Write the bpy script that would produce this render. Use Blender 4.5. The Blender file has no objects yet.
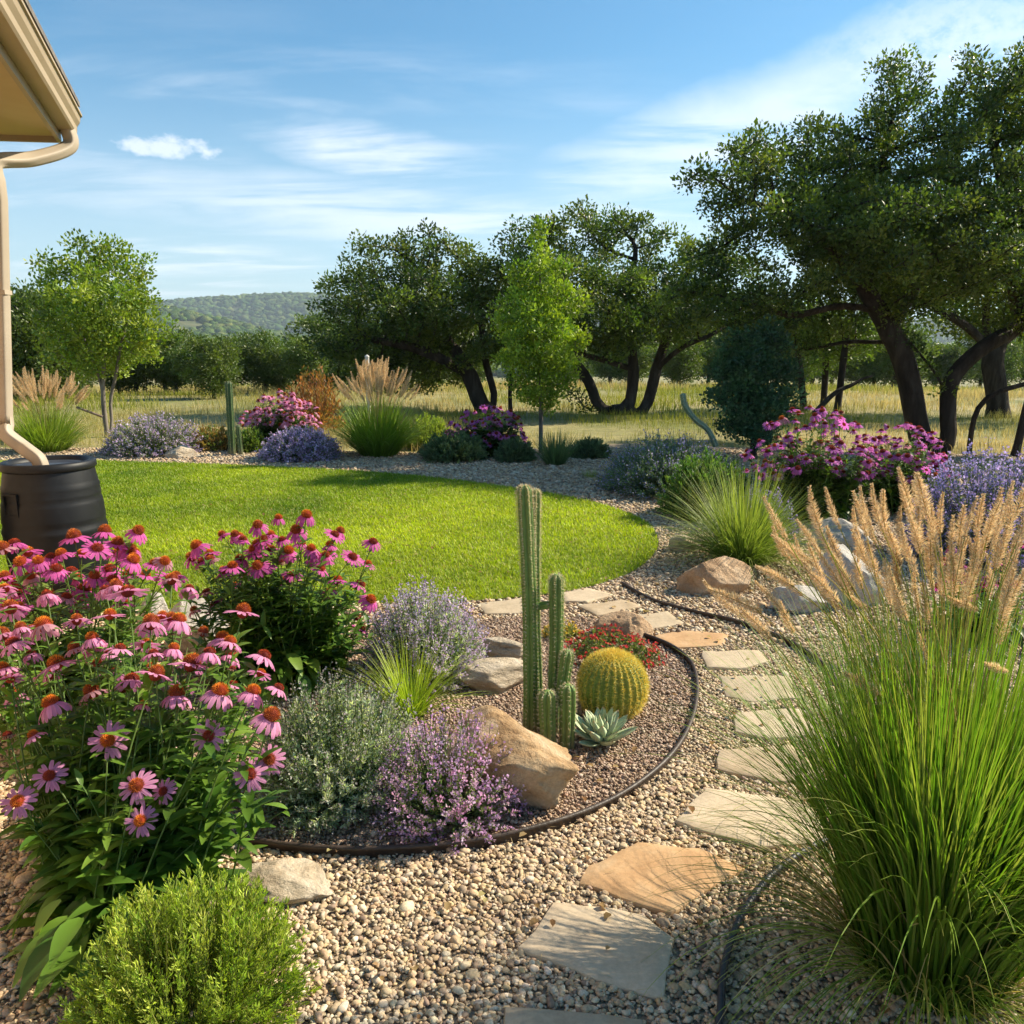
import bpy, bmesh, math, random
import numpy as np
from mathutils import Vector, Matrix

# ------------------------------------------------------------------ camera, light, exposure
scene = bpy.context.scene
PITCH = math.radians(11.5); FPX = 800.0; CAMZ = 1.6
cam_d = bpy.data.cameras.new("camera"); cam = bpy.data.objects.new("camera", cam_d)
scene.collection.objects.link(cam); scene.camera = cam
cam_d.sensor_width = 36.0; cam_d.lens = FPX / 1024.0 * 36.0
cam_d.clip_start = 0.02; cam_d.clip_end = 9000.0
cam.location = (0, 0, CAMZ); cam.rotation_euler = (math.pi / 2 - PITCH, 0, 0)

SUN_EL = math.radians(37.0); SUN_DIR = Vector((0.93, 0.36, 0)).normalized()   # towards the sun
SUN_AZ = math.atan2(SUN_DIR.x, SUN_DIR.y)                                       # from +Y, clockwise
to_sun = Vector((SUN_DIR.x * math.cos(SUN_EL), SUN_DIR.y * math.cos(SUN_EL), math.sin(SUN_EL)))
sun_d = bpy.data.lights.new("sun", 'SUN'); sun = bpy.data.objects.new("sun", sun_d)
scene.collection.objects.link(sun)
sun_d.energy = 4.7; sun_d.angle = math.radians(0.55); sun_d.color = (1.0, 0.885, 0.68)
sun.rotation_euler = to_sun.to_track_quat('Z', 'Y').to_euler(); sun.location = to_sun * 60

world = bpy.data.worlds.new("World"); scene.world = world; world.use_nodes = True
def build_world():
    nt = world.node_tree; N = nt.nodes; L = nt.links; N.clear()
    def nd(t, **k):
        n = N.new(t)
        for a, b in k.items(): setattr(n, a, b)
        return n
    def m(op, a, b=None, c=None, clamp=False):
        n = nd('ShaderNodeMath', operation=op, use_clamp=clamp)
        for i, v in enumerate((a, b, c)):
            if v is None: continue
            if isinstance(v, (int, float)): n.inputs[i].default_value = v
            else: L.new(v, n.inputs[i])
        return n.outputs[0]
    out = nd('ShaderNodeOutputWorld'); bg = nd('ShaderNodeBackground')
    sky = nd('ShaderNodeTexSky', sky_type='NISHITA'); sky.sun_disc = False
    sky.sun_elevation = SUN_EL; sky.sun_rotation = SUN_AZ
    sky.altitude = 300; sky.air_density = 1.15; sky.dust_density = 0.5; sky.ozone_density = 2.2
    tc = nd('ShaderNodeTexCoord'); sp = nd('ShaderNodeSeparateXYZ'); L.new(tc.outputs['Generated'], sp.inputs[0])
    x, y, z = sp.outputs
    # cloud deck seen in perspective: direction / height
    zz = m('ADD', m('MAXIMUM', z, 0.0), 0.10)
    cx = m('DIVIDE', x, zz); cy = m('DIVIDE', y, zz)
    cb = nd('ShaderNodeCombineXYZ'); L.new(cx, cb.inputs[0]); L.new(cy, cb.inputs[1])
    def noise(vec, sc, det, rough, scale=(1, 1, 1), rot=0.0, loc=(0, 0, 0), dist=0.0):
        mp = nd('ShaderNodeMapping'); L.new(vec, mp.inputs[0]); mp.inputs['Scale'].default_value = scale
        mp.inputs['Rotation'].default_value = (0, 0, rot); mp.inputs['Location'].default_value = loc
        n = nd('ShaderNodeTexNoise'); L.new(mp.outputs[0], n.inputs[0])
        n.inputs['Scale'].default_value = sc; n.inputs['Detail'].default_value = det; n.inputs['Roughness'].default_value = rough
        n.inputs['Distortion'].default_value = dist
        return n.outputs[0]
    n1 = noise(cb.outputs[0], 1.6, 9, 0.60, (0.55, 1.7, 1), 0.32, (3.1, 0.7, 0), 0.5)
    n2 = noise(cb.outputs[0], 0.55, 6, 0.55, (0.7, 1.2, 1), 0.25, (1.3, 4.2, 0), 0.3)
    n3 = noise(tc.outputs['Generated'], 9.0, 8, 0.6, (1, 1, 1.8))
    # azimuth / elevation of the direction
    az = m('ARCTAN2', x, y); el = m('ARCSINE', z)
    n4 = noise(tc.outputs['Generated'], 34.0, 8, 0.65, (1, 1, 1.6))
    def patch(a, e, wa, we, tilt=0.0, wob=0.35, n3=n3):
        da = m('SUBTRACT', az, math.radians(a)); de = m('SUBTRACT', el, math.radians(e))
        de = m('SUBTRACT', de, m('MULTIPLY', da, tilt))
        r = m('ADD', m('POWER', m('ABSOLUTE', m('DIVIDE', da, math.radians(wa))), 2.0),
              m('POWER', m('ABSOLUTE', m('DIVIDE', de, math.radians(we))), 2.0))
        r = m('ADD', r, m('MULTIPLY', m('SUBTRACT', n3, 0.5), wob * 6))
        return m('SUBTRACT', 1.0, r, clamp=True)
    def ramp(v, a, b):
        n = nd('ShaderNodeMapRange', interpolation_type='SMOOTHSTEP'); L.new(v, n.inputs[0])
        n.inputs[1].default_value = a; n.inputs[2].default_value = b
        return n.outputs[0]
    wisps = m('MULTIPLY', ramp(n1, 0.44, 0.70), ramp(n2, 0.40, 0.60))
    low = m('SUBTRACT', 1.0, ramp(el, 0.10, 0.42))
    c = m('MULTIPLY', wisps, m('MULTIPLY', low, 0.62))
    bank = m('MULTIPLY', patch(14, 13.0, 15, 4.2, 0.24, 0.20), ramp(n1, 0.30, 0.60))
    bank2 = m('MULTIPLY', patch(26, 16.6, 14, 3.6, 0.16, 0.16), ramp(n4, 0.15, 0.6))
    band = m('MULTIPLY', patch(-8, 8.8, 27, 2.4, -0.05, 0.14), ramp(n1, 0.32, 0.60))
    wis = m('MULTIPLY', patch(-9.0, 12.6, 10, 2.0, -0.16, 0.30), ramp(n1, 0.40, 0.66))
    puff = m('MULTIPLY', patch(-22.0, 12.1, 3.2, 0.66, 0.0, 0.75, n4), 1.1, clamp=True)
    for q, s in ((bank, 0.6), (bank2, 0.55), (band, 0.55), (wis, 0.65), (puff, 0.62)):
        c = m('MAXIMUM', c, m('MULTIPLY', q, s))
    hz = m('MULTIPLY', m('SUBTRACT', 1.0, ramp(el, -0.02, 0.34)), 0.60)
    c = m('MULTIPLY', c, ramp(el, 0.0, 0.07))
    tn = nd('ShaderNodeMix', data_type='RGBA', blend_type='MULTIPLY'); tn.inputs[0].default_value = 1; L.new(sky.outputs[0], tn.inputs[6]); tn.inputs[7].default_value = (0.56, 0.98, 1.10, 1)
    hzmix = nd('ShaderNodeMix', data_type='RGBA'); L.new(hz, hzmix.inputs[0]); L.new(tn.outputs[2], hzmix.inputs[6])
    hzmix.inputs[7].default_value = (6.3, 7.0, 7.7, 1)
    mix = nd('ShaderNodeMix', data_type='RGBA'); L.new(m('MULTIPLY', c, 0.92), mix.inputs[0]); L.new(hzmix.outputs[2], mix.inputs[6])
    mix.inputs[7].default_value = (9.0, 9.2, 9.6, 1)
    L.new(mix.outputs[2], bg.inputs[0]); bg.inputs[1].default_value = 0.075
    L.new(bg.outputs[0], out.inputs[0])
build_world()
scene.view_settings.view_transform = 'Standard'; scene.view_settings.look = 'None'
scene.view_settings.exposure = 0.98; scene.view_settings.gamma = 1.0
scene.render.engine = 'CYCLES'
cy = scene.cycles
cy.max_bounces = 6; cy.diffuse_bounces = 3; cy.glossy_bounces = 2; cy.transmission_bounces = 4; cy.volume_bounces = 0
cy.use_adaptive_sampling = True; cy.adaptive_threshold = 0.02; cy.use_denoising = True
cy.sample_clamp_indirect = 6.0

# ------------------------------------------------------------------ helpers
rng = np.random.default_rng(7)
U = rng.uniform
def V3(*a): return np.array(a, float)
CP, SP = math.cos(PITCH), math.sin(PITCH)
def G(px, py, h=0.0):
    """where the view ray through a pixel meets height h"""
    a = (px - 512) / FPX; b = (512 - py) / FPX
    d = V3(a, CP + SP * b, -SP + CP * b); t = (h - CAMZ) / d[2]
    return V3(d[0] * t, d[1] * t, h)
def AT(px, py, D):
    """the point on the ray through a pixel that lies D metres north"""
    a = (px - 512) / FPX; b = (512 - py) / FPX
    d = V3(a, CP + SP * b, -SP + CP * b); t = D / d[1]
    return V3(d[0] * t, D, CAMZ + d[2] * t)
def inpoly(P, poly):
    x, y = P[:, 0], P[:, 1]; ins = np.zeros(len(P), bool); n = len(poly)
    for i in range(n):
        x1, y1 = poly[i][:2]; x2, y2 = poly[i - 1][:2]
        c = ((y1 > y) != (y2 > y)) & (x < (x2 - x1) * (y - y1) / (y2 - y1 + 1e-12) + x1)
        ins ^= c
    return ins
def norm(v): return v / (np.linalg.norm(v, axis=-1, keepdims=True) + 1e-12)
def catmull(pts, k=8, closed=False):
    P = [np.array(p, float) for p in pts]; n = len(P); out = []
    rngi = range(n) if closed else range(n - 1)
    for i in rngi:
        g = lambda j: P[j % n] if closed else P[min(max(j, 0), n - 1)]
        p0, p1, p2, p3 = g(i - 1), g(i), g(i + 1), g(i + 2)
        for q in range(k):
            t = q / k
            out.append(0.5 * ((2 * p1) + (p2 - p0) * t + (2 * p0 - 5 * p1 + 4 * p2 - p3) * t * t + (3 * p1 - p0 - 3 * p2 + p3) * t ** 3))
    if not closed: out.append(P[-1])
    return np.array(out)
def hash3(i, j, k, s):
    h = (i * 374761393 + j * 668265263 + k * 2147483647 + s * 974634777) & 0xffffffff
    h = ((h ^ (h >> 13)) * 1274126177) & 0xffffffff
    h = h ^ (h >> 16)
    return (h & 0xffff) / 65535.0
def vnoise(P, f=1.0, s=0):
    Q = P * f; I = np.floor(Q).astype(np.int64); F = Q - I; F = F * F * (3 - 2 * F)
    r = 0
    for a in (0, 1):
        for b in (0, 1):
            for c in (0, 1):
                w = (F[:, 0] if a else 1 - F[:, 0]) * (F[:, 1] if b else 1 - F[:, 1]) * (F[:, 2] if c else 1 - F[:, 2])
                r = r + w * hash3(I[:, 0] + a, I[:, 1] + b, I[:, 2] + c, s)
    return r - 0.5
def fbm(P, f, o=4, s=0, g=0.5):
    r = 0; a = 1.0
    for i in range(o): r = r + a * vnoise(P, f, s + i); f *= 2.03; a *= g
    return r

class B:
    def __init__(s): s.V = []; s.F = {}; s.C = []; s.n = 0
    def add(s, V, F, col=(1, 1, 1)):
        V = np.asarray(V, float).reshape(-1, 3); F = np.asarray(F, np.int64)
        c = np.asarray(col, float)
        if c.ndim == 1: c = np.broadcast_to(c, (len(V), 3))
        s.V.append(V); s.C.append(c.reshape(-1, 3)); s.F.setdefault(F.shape[1], []).append(F + s.n); s.n += len(V)
    def build(s, name, mat, parent=None, smooth=True, loc=None, local=True):
        me = bpy.data.meshes.new(name)
        V = np.concatenate(s.V); C = np.concatenate(s.C)
        if loc is not None and local: V = V - np.asarray(loc)
        ks = [np.concatenate(f) for f in s.F.values()]
        me.vertices.add(len(V)); me.vertices.foreach_set('co', V.astype(np.float32).ravel())
        lo = np.concatenate([k.ravel() for k in ks]); tot = np.concatenate([np.full(len(k), k.shape[1]) for k in ks])
        st = np.concatenate([[0], np.cumsum(tot)[:-1]])
        me.loops.add(len(lo)); me.loops.foreach_set('vertex_index', lo.astype(np.int32))
        me.polygons.add(len(tot)); me.polygons.foreach_set('loop_start', st.astype(np.int32))
        me.polygons.foreach_set('use_smooth', np.full(len(tot), smooth))
        me.update(calc_edges=True)
        at = me.attributes.new('Col', 'FLOAT_COLOR', 'POINT')
        at.data.foreach_set('color', np.concatenate([C, np.ones((len(C), 1))], 1).astype(np.float32).ravel())
        me.materials.append(mat)
        return link(name, me, parent, loc)
def link(name, me, parent=None, loc=None):
    o = bpy.data.objects.new(name, me); scene.collection.objects.link(o)
    if loc is not None and parent is None: o.location = loc
    if parent is not None: o.parent = parent
    return o
def thing(name, label, cat, loc=(0, 0, 0), group=None):
    o = bpy.data.objects.new(name, None); scene.collection.objects.link(o)
    o.empty_display_size = 0.1; o.location = loc
    return tag(o, label, cat, group)
def tag(o, label, cat, group=None):
    o['label'] = label; o['category'] = cat
    if group: o['group'] = group
    return o
def kind(o, k, label=None):
    o['kind'] = k
    if label: o['label'] = label
    return o

def frames(d, roll=None):
    d = norm(np.asarray(d, float)); n = len(d)
    r = norm(rng.normal(size=(n, 3))) if roll is None else np.broadcast_to(roll, (n, 3))
    x = norm(np.cross(d, r)); z = np.cross(x, d)
    return np.stack([x, d, z], axis=2)          # columns: side, along, normal
def scatter(b, TV, TF, pos, R, sc, col, shade=None):
    TV = np.asarray(TV, float); n = len(pos)
    sc = np.asarray(sc, float)
    if sc.ndim == 0: sc = np.full((n, 1), float(sc))
    if sc.ndim == 1: sc = sc[:, None]
    L = TV[None] * sc[:, None, :]
    V = pos[:, None, :] + np.einsum('nij,nkj->nki', R, L)
    k = len(TV); TF = np.asarray(TF)
    F = (TF[None] + (np.arange(n) * k)[:, None, None]).reshape(-1, TF.shape[1])
    col = np.asarray(col, float)
    if col.ndim == 1: col = np.broadcast_to(col, (n, 3))
    C = np.repeat(col[:, None, :], k, 1)
    if shade is not None: C = C * np.asarray(shade, float)[None, :, None] if np.ndim(shade) == 1 else C * np.asarray(shade)[None]
    b.add(V.reshape(-1, 3), F, C.reshape(-1, 3))
def tubes(b, P, R, sides, col):
    P = np.asarray(P, float); n, s, _ = P.shape; R = np.broadcast_to(np.asarray(R, float), (n, s))
    T = np.gradient(P, axis=1); T = norm(T)
    ref = np.where(np.abs(T[:, :1, 2:3]) > 0.9, V3(1, 0.01, 0), V3(0.01, 0, 1)) + 0 * T
    X = np.zeros_like(P); X[:, 0] = norm(np.cross(T[:, 0], ref[:, 0]))
    for q in range(1, s): X[:, q] = norm(X[:, q - 1] - (X[:, q - 1] * T[:, q]).sum(-1, keepdims=True) * T[:, q])
    Y = np.cross(T, X)
    a = np.arange(sides) * 2 * math.pi / sides
    V = P[:, :, None] + R[:, :, None, None] * (np.cos(a)[None, None, :, None] * X[:, :, None] + np.sin(a)[None, None, :, None] * Y[:, :, None])
    i = np.arange(s - 1)[:, None] * sides; j = np.arange(sides)[None]; j2 = (j + 1) % sides
    f = np.stack([i + j, i + j2, i + sides + j2, i + sides + j], -1).reshape(-1, 4)
    F = (f[None] + (np.arange(n) * s * sides)[:, None, None]).reshape(-1, 4)
    col = np.asarray(col, float)
    if col.ndim == 3: col = np.repeat(col[:, :, None], sides, 2).reshape(-1, 3)
    elif col.ndim == 2: col = np.repeat(col, s * sides, 0)
    b.add(V.reshape(-1, 3), F, col)
def blades(b, base, az, L, lean, curve, W, nseg, c0, c1, pw=1.3, twist=0.5, tipw=0.06):
    n = len(base); s = np.linspace(0, 1, nseg + 1)
    bc = lambda v: np.broadcast_to(np.asarray(v, float), (n,))
    L, lean, curve, W = bc(L), bc(lean), bc(curve), bc(W)
    th = lean[:, None] + curve[:, None] * s[None] ** pw
    d = np.stack([np.sin(th) * np.cos(az)[:, None], np.sin(th) * np.sin(az)[:, None], np.cos(th)], -1)
    P = np.zeros((n, nseg + 1, 3)); P[:, 0] = base
    P[:, 1:] = base[:, None] + np.cumsum((d[:, 1:] + d[:, :-1]) / 2, 1) * (L / nseg)[:, None, None]
    ta = U(-twist, twist, n)
    w = np.stack([-np.sin(az + ta), np.cos(az + ta), U(-.3, .3, n)], -1)
    ww = (W[:, None] * np.maximum(1 - s[None] ** 2.2, tipw))[:, :, None] * 0.5
    V = np.stack([P - w[:, None] * ww, P + w[:, None] * ww], 2)
    i = np.arange(nseg) * 2; f = np.stack([i, i + 1, i + 3, i + 2], -1)
    F = (f[None] + (np.arange(n) * (nseg + 1) * 2)[:, None, None]).reshape(-1, 4)
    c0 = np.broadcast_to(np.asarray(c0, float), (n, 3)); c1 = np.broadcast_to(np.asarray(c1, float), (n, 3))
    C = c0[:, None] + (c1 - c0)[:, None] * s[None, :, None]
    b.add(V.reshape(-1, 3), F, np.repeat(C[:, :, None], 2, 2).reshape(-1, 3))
    return P
def jit(c, n, a=0.18, hue=0.06):
    c = np.asarray(c, float)
    return np.clip(c[None] * (1 + U(-a, a, (n, 1))) * (1 + U(-hue, hue, (n, 3))), 0.001, 1)
def pick(cols, n, a=0.15, hue=0.05, p=None):
    cols = np.asarray(cols, float)
    return np.clip(cols[rng.choice(len(cols), n, p=p)] * (1 + U(-a, a, (n, 1))) * (1 + U(-hue, hue, (n, 3))), 0.001, 1)
def ico(sub):
    bm = bmesh.new(); bmesh.ops.create_icosphere(bm, subdivisions=sub, radius=1.0)
    V = np.array([v.co[:] for v in bm.verts]); F = np.array([[v.index for v in f.verts] for f in bm.faces]); bm.free()
    return V, F
def lathe(b, prof, n, c=(0, 0, 0), col=(1, 1, 1)):
    prof = np.array(prof, float); a = np.arange(n) * 2 * math.pi / n
    V = np.stack([prof[:, None, 0] * np.cos(a), prof[:, None, 0] * np.sin(a), np.repeat(prof[:, 1:2], n, 1)], -1) + np.array(c)
    i = np.arange(len(prof) - 1)[:, None] * n; j = np.arange(n)[None]; j2 = (j + 1) % n
    b.add(V.reshape(-1, 3), np.stack([i + j, i + j2, i + n + j2, i + n + j], -1).reshape(-1, 4), col)
def box(b, lo, hi, col=(1, 1, 1), M=None):
    x0, y0, z0 = lo; x1, y1, z1 = hi
    V = np.array([(x0, y0, z0), (x1, y0, z0), (x1, y1, z0), (x0, y1, z0), (x0, y0, z1), (x1, y0, z1), (x1, y1, z1), (x0, y1, z1)])
    if M is not None: V = V @ np.array(M).T
    b.add(V, [(0, 3, 2, 1), (4, 5, 6, 7), (0, 1, 5, 4), (1, 2, 6, 5), (2, 3, 7, 6), (3, 0, 4, 7)], col)

# leaf shapes: x = side, y = along, z = normal
LEAF_S = np.array([(0, 0, 0), (.28, .35, .07), (.24, .75, .05), (0, 1, -.06), (-.24, .75, .05), (-.28, .35, .07), (0, .5, -.02)])
LEAF_SF = np.array([(0, 1, 6), (1, 2, 6), (2, 3, 6), (3, 4, 6), (4, 5, 6), (5, 0, 6)])
LEAF_Q = np.array([(0, 0, 0), (.3, .5, .08), (0, 1, -.05), (-.3, .5, .08)]); LEAF_QF = np.array([(0, 1, 2), (0, 2, 3)])
def long_leaf(w=0.16, rows=6, droop=0.5, fold=0.35):
    V = []; F = []
    for i in range(rows + 1):
        t = i / rows; ww = w * math.sin(math.pi * min(1, t * 0.93 + 0.04)) ** 0.8 * (1.15 - 0.45 * t)
        y = t * (1 - 0.10 * droop * t); z = -droop * t * t * 0.55
        V += [(-ww, y, z + fold * ww), (0, y, z), (ww, y, z + fold * ww)]
    for i in range(rows):
        for j in (0, 1): a = i * 3 + j; F.append((a, a + 1, a + 4, a + 3))
    return np.array(V), np.array(F)
OCT_V = np.array([(0, 0, 1), (1, 0, 0), (0, 1, 0), (-1, 0, 0), (0, -1, 0), (0, 0, -1)], float)
OCT_F = np.array([(0, 1, 2), (0, 2, 3), (0, 3, 4), (0, 4, 1), (5, 2, 1), (5, 3, 2), (5, 4, 3), (5, 1, 4)])

# ------------------------------------------------------------------ materials
def newmat(name):
    m = bpy.data.materials.new(name); m.use_nodes = True; nt = m.node_tree
    return m, nt, nt.nodes['Principled BSDF'], nt.nodes['Material Output']
def nn(nt, t, ins=None, **k):
    n = nt.nodes.new(t)
    for a, b in k.items(): setattr(n, a, b)
    for a, b in (ins or {}).items():
        if hasattr(b, 'links'): nt.links.new(b, n.inputs[a])
        else: n.inputs[a].default_value = b
    return n
def leaf_mat(name, trans=0.4, rough=0.5, spec=0.4, tint=(1.15, 1.25, 0.45)):
    m, nt, p, out = newmat(name)
    at = nn(nt, 'ShaderNodeAttribute', attribute_name='Col')
    nt.links.new(at.outputs['Color'], p.inputs['Base Color'])
    p.inputs['Roughness'].default_value = rough; p.inputs['Specular IOR Level'].default_value = spec
    mu = nn(nt, 'ShaderNodeMix', {0: 1.0, 6: at.outputs['Color'], 7: (*tint, 1)}, data_type='RGBA', blend_type='MULTIPLY')
    tr = nn(nt, 'ShaderNodeBsdfTranslucent', {'Color': mu.outputs[2]})
    mx = nn(nt, 'ShaderNodeMixShader', {0: trans, 1: p.outputs[0], 2: tr.outputs[0]})
    nt.links.new(mx.outputs[0], out.inputs[0]); return m
def col_mat(name, rough=0.8, spec=0.3, noise=0.0, nscale=60, bump=0.0, bscale=80, metallic=0.0):
    m, nt, p, out = newmat(name)
    at = nn(nt, 'ShaderNodeAttribute', attribute_name='Col'); c = at.outputs['Color']
    tc = nn(nt, 'ShaderNodeTexCoord')
    if noise:
        n = nn(nt, 'ShaderNodeTexNoise', {'Vector': tc.outputs['Object'], 'Scale': nscale, 'Detail': 4.0})
        r = nn(nt, 'ShaderNodeMapRange', {0: n.outputs[0], 1: 0.3, 2: 0.7, 3: 1 - noise, 4: 1 + noise})
        mu = nn(nt, 'ShaderNodeVectorMath', {0: c, 3: r.outputs[0]}, operation='SCALE'); c = mu.outputs[0]
    nt.links.new(c, p.inputs['Base Color'])
    if bump:
        n = nn(nt, 'ShaderNodeTexNoise', {'Vector': tc.outputs['Object'], 'Scale': bscale, 'Detail': 5.0})
        bu = nn(nt, 'ShaderNodeBump', {'Height': n.outputs[0], 'Strength': bump, 'Distance': 0.01}); nt.links.new(bu.outputs[0], p.inputs['Normal'])
    p.inputs['Roughness'].default_value = rough; p.inputs['Specular IOR Level'].default_value = spec
    p.inputs['Metallic'].default_value = metallic; return m
def ramp_mat(name, cols, scale=3.0, detail=8, rough=0.85, bump=0.4, bscale=25, bdist=0.01, stretch=(1, 1, 1), rgh=0.6, spec=0.3, vor=0.0, fine=0.0):
    """noise through a colour ramp + bump, in object space"""
    m, nt, p, out = newmat(name)
    tc = nn(nt, 'ShaderNodeTexCoord'); mp = nn(nt, 'ShaderNodeMapping', {'Vector': tc.outputs['Object'], 'Scale': stretch})
    n = nn(nt, 'ShaderNodeTexNoise', {'Vector': mp.outputs[0], 'Scale': scale, 'Detail': float(detail), 'Roughness': rgh, 'Distortion': 0.4})
    r = nt.nodes.new('ShaderNodeValToRGB'); nt.links.new(n.outputs[0], r.inputs[0])
    e = r.color_ramp.elements
    k = len(cols)
    while len(e) < k: e.new(0.5)
    for i, c in enumerate(cols): e[i].position = 0.30 + 0.42 * i / (k - 1); e[i].color = (*c, 1)
    c = r.outputs[0]
    if fine:
        n3 = nn(nt, 'ShaderNodeTexNoise', {'Vector': mp.outputs[0], 'Scale': scale * 14, 'Detail': 6.0, 'Roughness': 0.7})
        rr = nn(nt, 'ShaderNodeMapRange', {0: n3.outputs[0], 1: 0.3, 2: 0.7, 3: 1 - fine, 4: 1 + fine})
        c = nn(nt, 'ShaderNodeVectorMath', {0: c, 3: rr.outputs[0]}, operation='SCALE').outputs[0]
    nt.links.new(c, p.inputs['Base Color'])
    n2 = nn(nt, 'ShaderNodeTexNoise', {'Vector': mp.outputs[0], 'Scale': bscale, 'Detail': 9.0, 'Roughness': 0.65})
    h = n2.outputs[0]
    if vor:
        v = nn(nt, 'ShaderNodeTexVoronoi', {'Vector': mp.outputs[0], 'Scale': bscale * 1.4}, feature='F1')
        h = nn(nt, 'ShaderNodeMath', {0: h, 1: nn(nt, 'ShaderNodeMath', {0: v.outputs[0], 1: vor}, operation='MULTIPLY').outputs[0]}, operation='ADD').outputs[0]
    bu = nn(nt, 'ShaderNodeBump', {'Height': h, 'Strength': bump, 'Distance': bdist}); nt.links.new(bu.outputs[0], p.inputs['Normal'])
    p.inputs['Roughness'].default_value = rough; p.inputs['Specular IOR Level'].default_value = spec; return m
M = {}
M['leaf'] = leaf_mat('leaf', 0.38, 0.45, 0.4)
M['oakleaf'] = leaf_mat('oak_leaf', 0.38, 0.42, 0.45)
M['blade'] = leaf_mat('grass_blade', 0.42, 0.5, 0.35, (1.1, 1.2, 0.4))
M['petal'] = leaf_mat('petal', 0.45, 0.6, 0.2, (1.1, 0.88, 1.08))
M['plume'] = leaf_mat('plume', 0.45, 0.8, 0.1, (1.15, 1.0, 0.75))
M['dry'] = leaf_mat('dry_grass', 0.4, 0.8, 0.1, (1.1, 1.05, 0.7))
M['cone'] = col_mat('flower_cone', 0.7, 0.2)
M['stem'] = col_mat('stem', 0.6, 0.3)
M['pebble'] = col_mat('pebble', 0.75, 0.3, noise=0.22, nscale=160)
M['bark'] = ramp_mat('bark', [(.018, .013, .010), (.045, .034, .026), (.095, .076, .06)], 5, 8, 0.95, 1.0, 14, 0.09, (1, 1, .25))
M['bark_pale'] = ramp_mat('pale_bark', [(.10, .085, .07), (.19, .165, .14), (.28, .25, .22)], 8, 6, 0.9, 0.6, 20, 0.01, (1, 1, .3))
M['cactus'] = col_mat('cactus_skin', 0.5, 0.4, noise=0.18, nscale=25, bump=0.1, bscale=120)
M['spine'] = leaf_mat('spine', 0.3, 0.5, 0.3, (1.1, 1, .7))

# ------------------------------------------------------------------ the setting
LAWN_PX = [(658, 548), (652, 530), (634, 518), (600, 506), (560, 497), (510, 489), (450, 481), (390, 475), (310, 470), (220, 466), (120, 463), (20, 461.5)]
lawn = [G(*p) for p in LAWN_PX] + [V3(-9.6, 9.2, 0), V3(-8.5, 5.6, 0), V3(-4.5, 4.9, 0), V3(-2.2, 4.75, 0)] + [G(*p) for p in [(400, 606), (480, 603), (560, 595), (610, 583), (642, 568)]]
lawn = catmull(lawn, 5, True)
EDGE1_PX = [(150, 800), (200, 835), (260, 851), (340, 859), (420, 857), (500, 847), (570, 826), (630, 797), (672, 762), (692, 725), (697, 692), (690, 668), (670, 652), (640, 640)]
edge1 = catmull([G(*p) for p in EDGE1_PX], 8)
bed = np.concatenate([edge1, [G(600, 622), G(540, 618), G(480, 622), G(380, 628), V3(-1.35, 4.3, 0), V3(-2.0, 3.4, 0), V3(-1.6, 2.6, 0)]])
EDGE2_PX = [(622, 588), (650, 603), (690, 615), (740, 628), (790, 648), (825, 672), (850, 700)]
edge2 = catmull([G(*p) for p in EDGE2_PX] + [V3(1.75, 3.0, 0), V3(2.3, 2.6, 0), V3(3.2, 2.4, 0)], 8)
EDGE3_PX = [(716, 1090), (720, 1024), (724, 975), (742, 925), (780, 878), (835, 846)]
edge3 = catmull([V3(0.43, 1.15, 0)] + [G(*p) for p in EDGE3_PX] + [V3(1.25, 2.42, 0), V3(1.7, 2.5, 0)], 8)
gravel = [V3(-3.4, 0.2, 0), V3(4.5, 0.2, 0), V3(7.5, 5, 0), V3(10, 9.5, 0), V3(9.5, 11.8, 0), G(900, 455), G(800, 452), G(700, 446), G(620, 444), G(540, 450), G(470, 452), G(430, 454), G(330, 452), G(200, 451), G(60, 448), V3(-12, 11.5, 0), V3(-11, 8.8, 0), V3(-8.8, 4.6, 0)]
gravel = catmull(gravel, 4, True)

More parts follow.
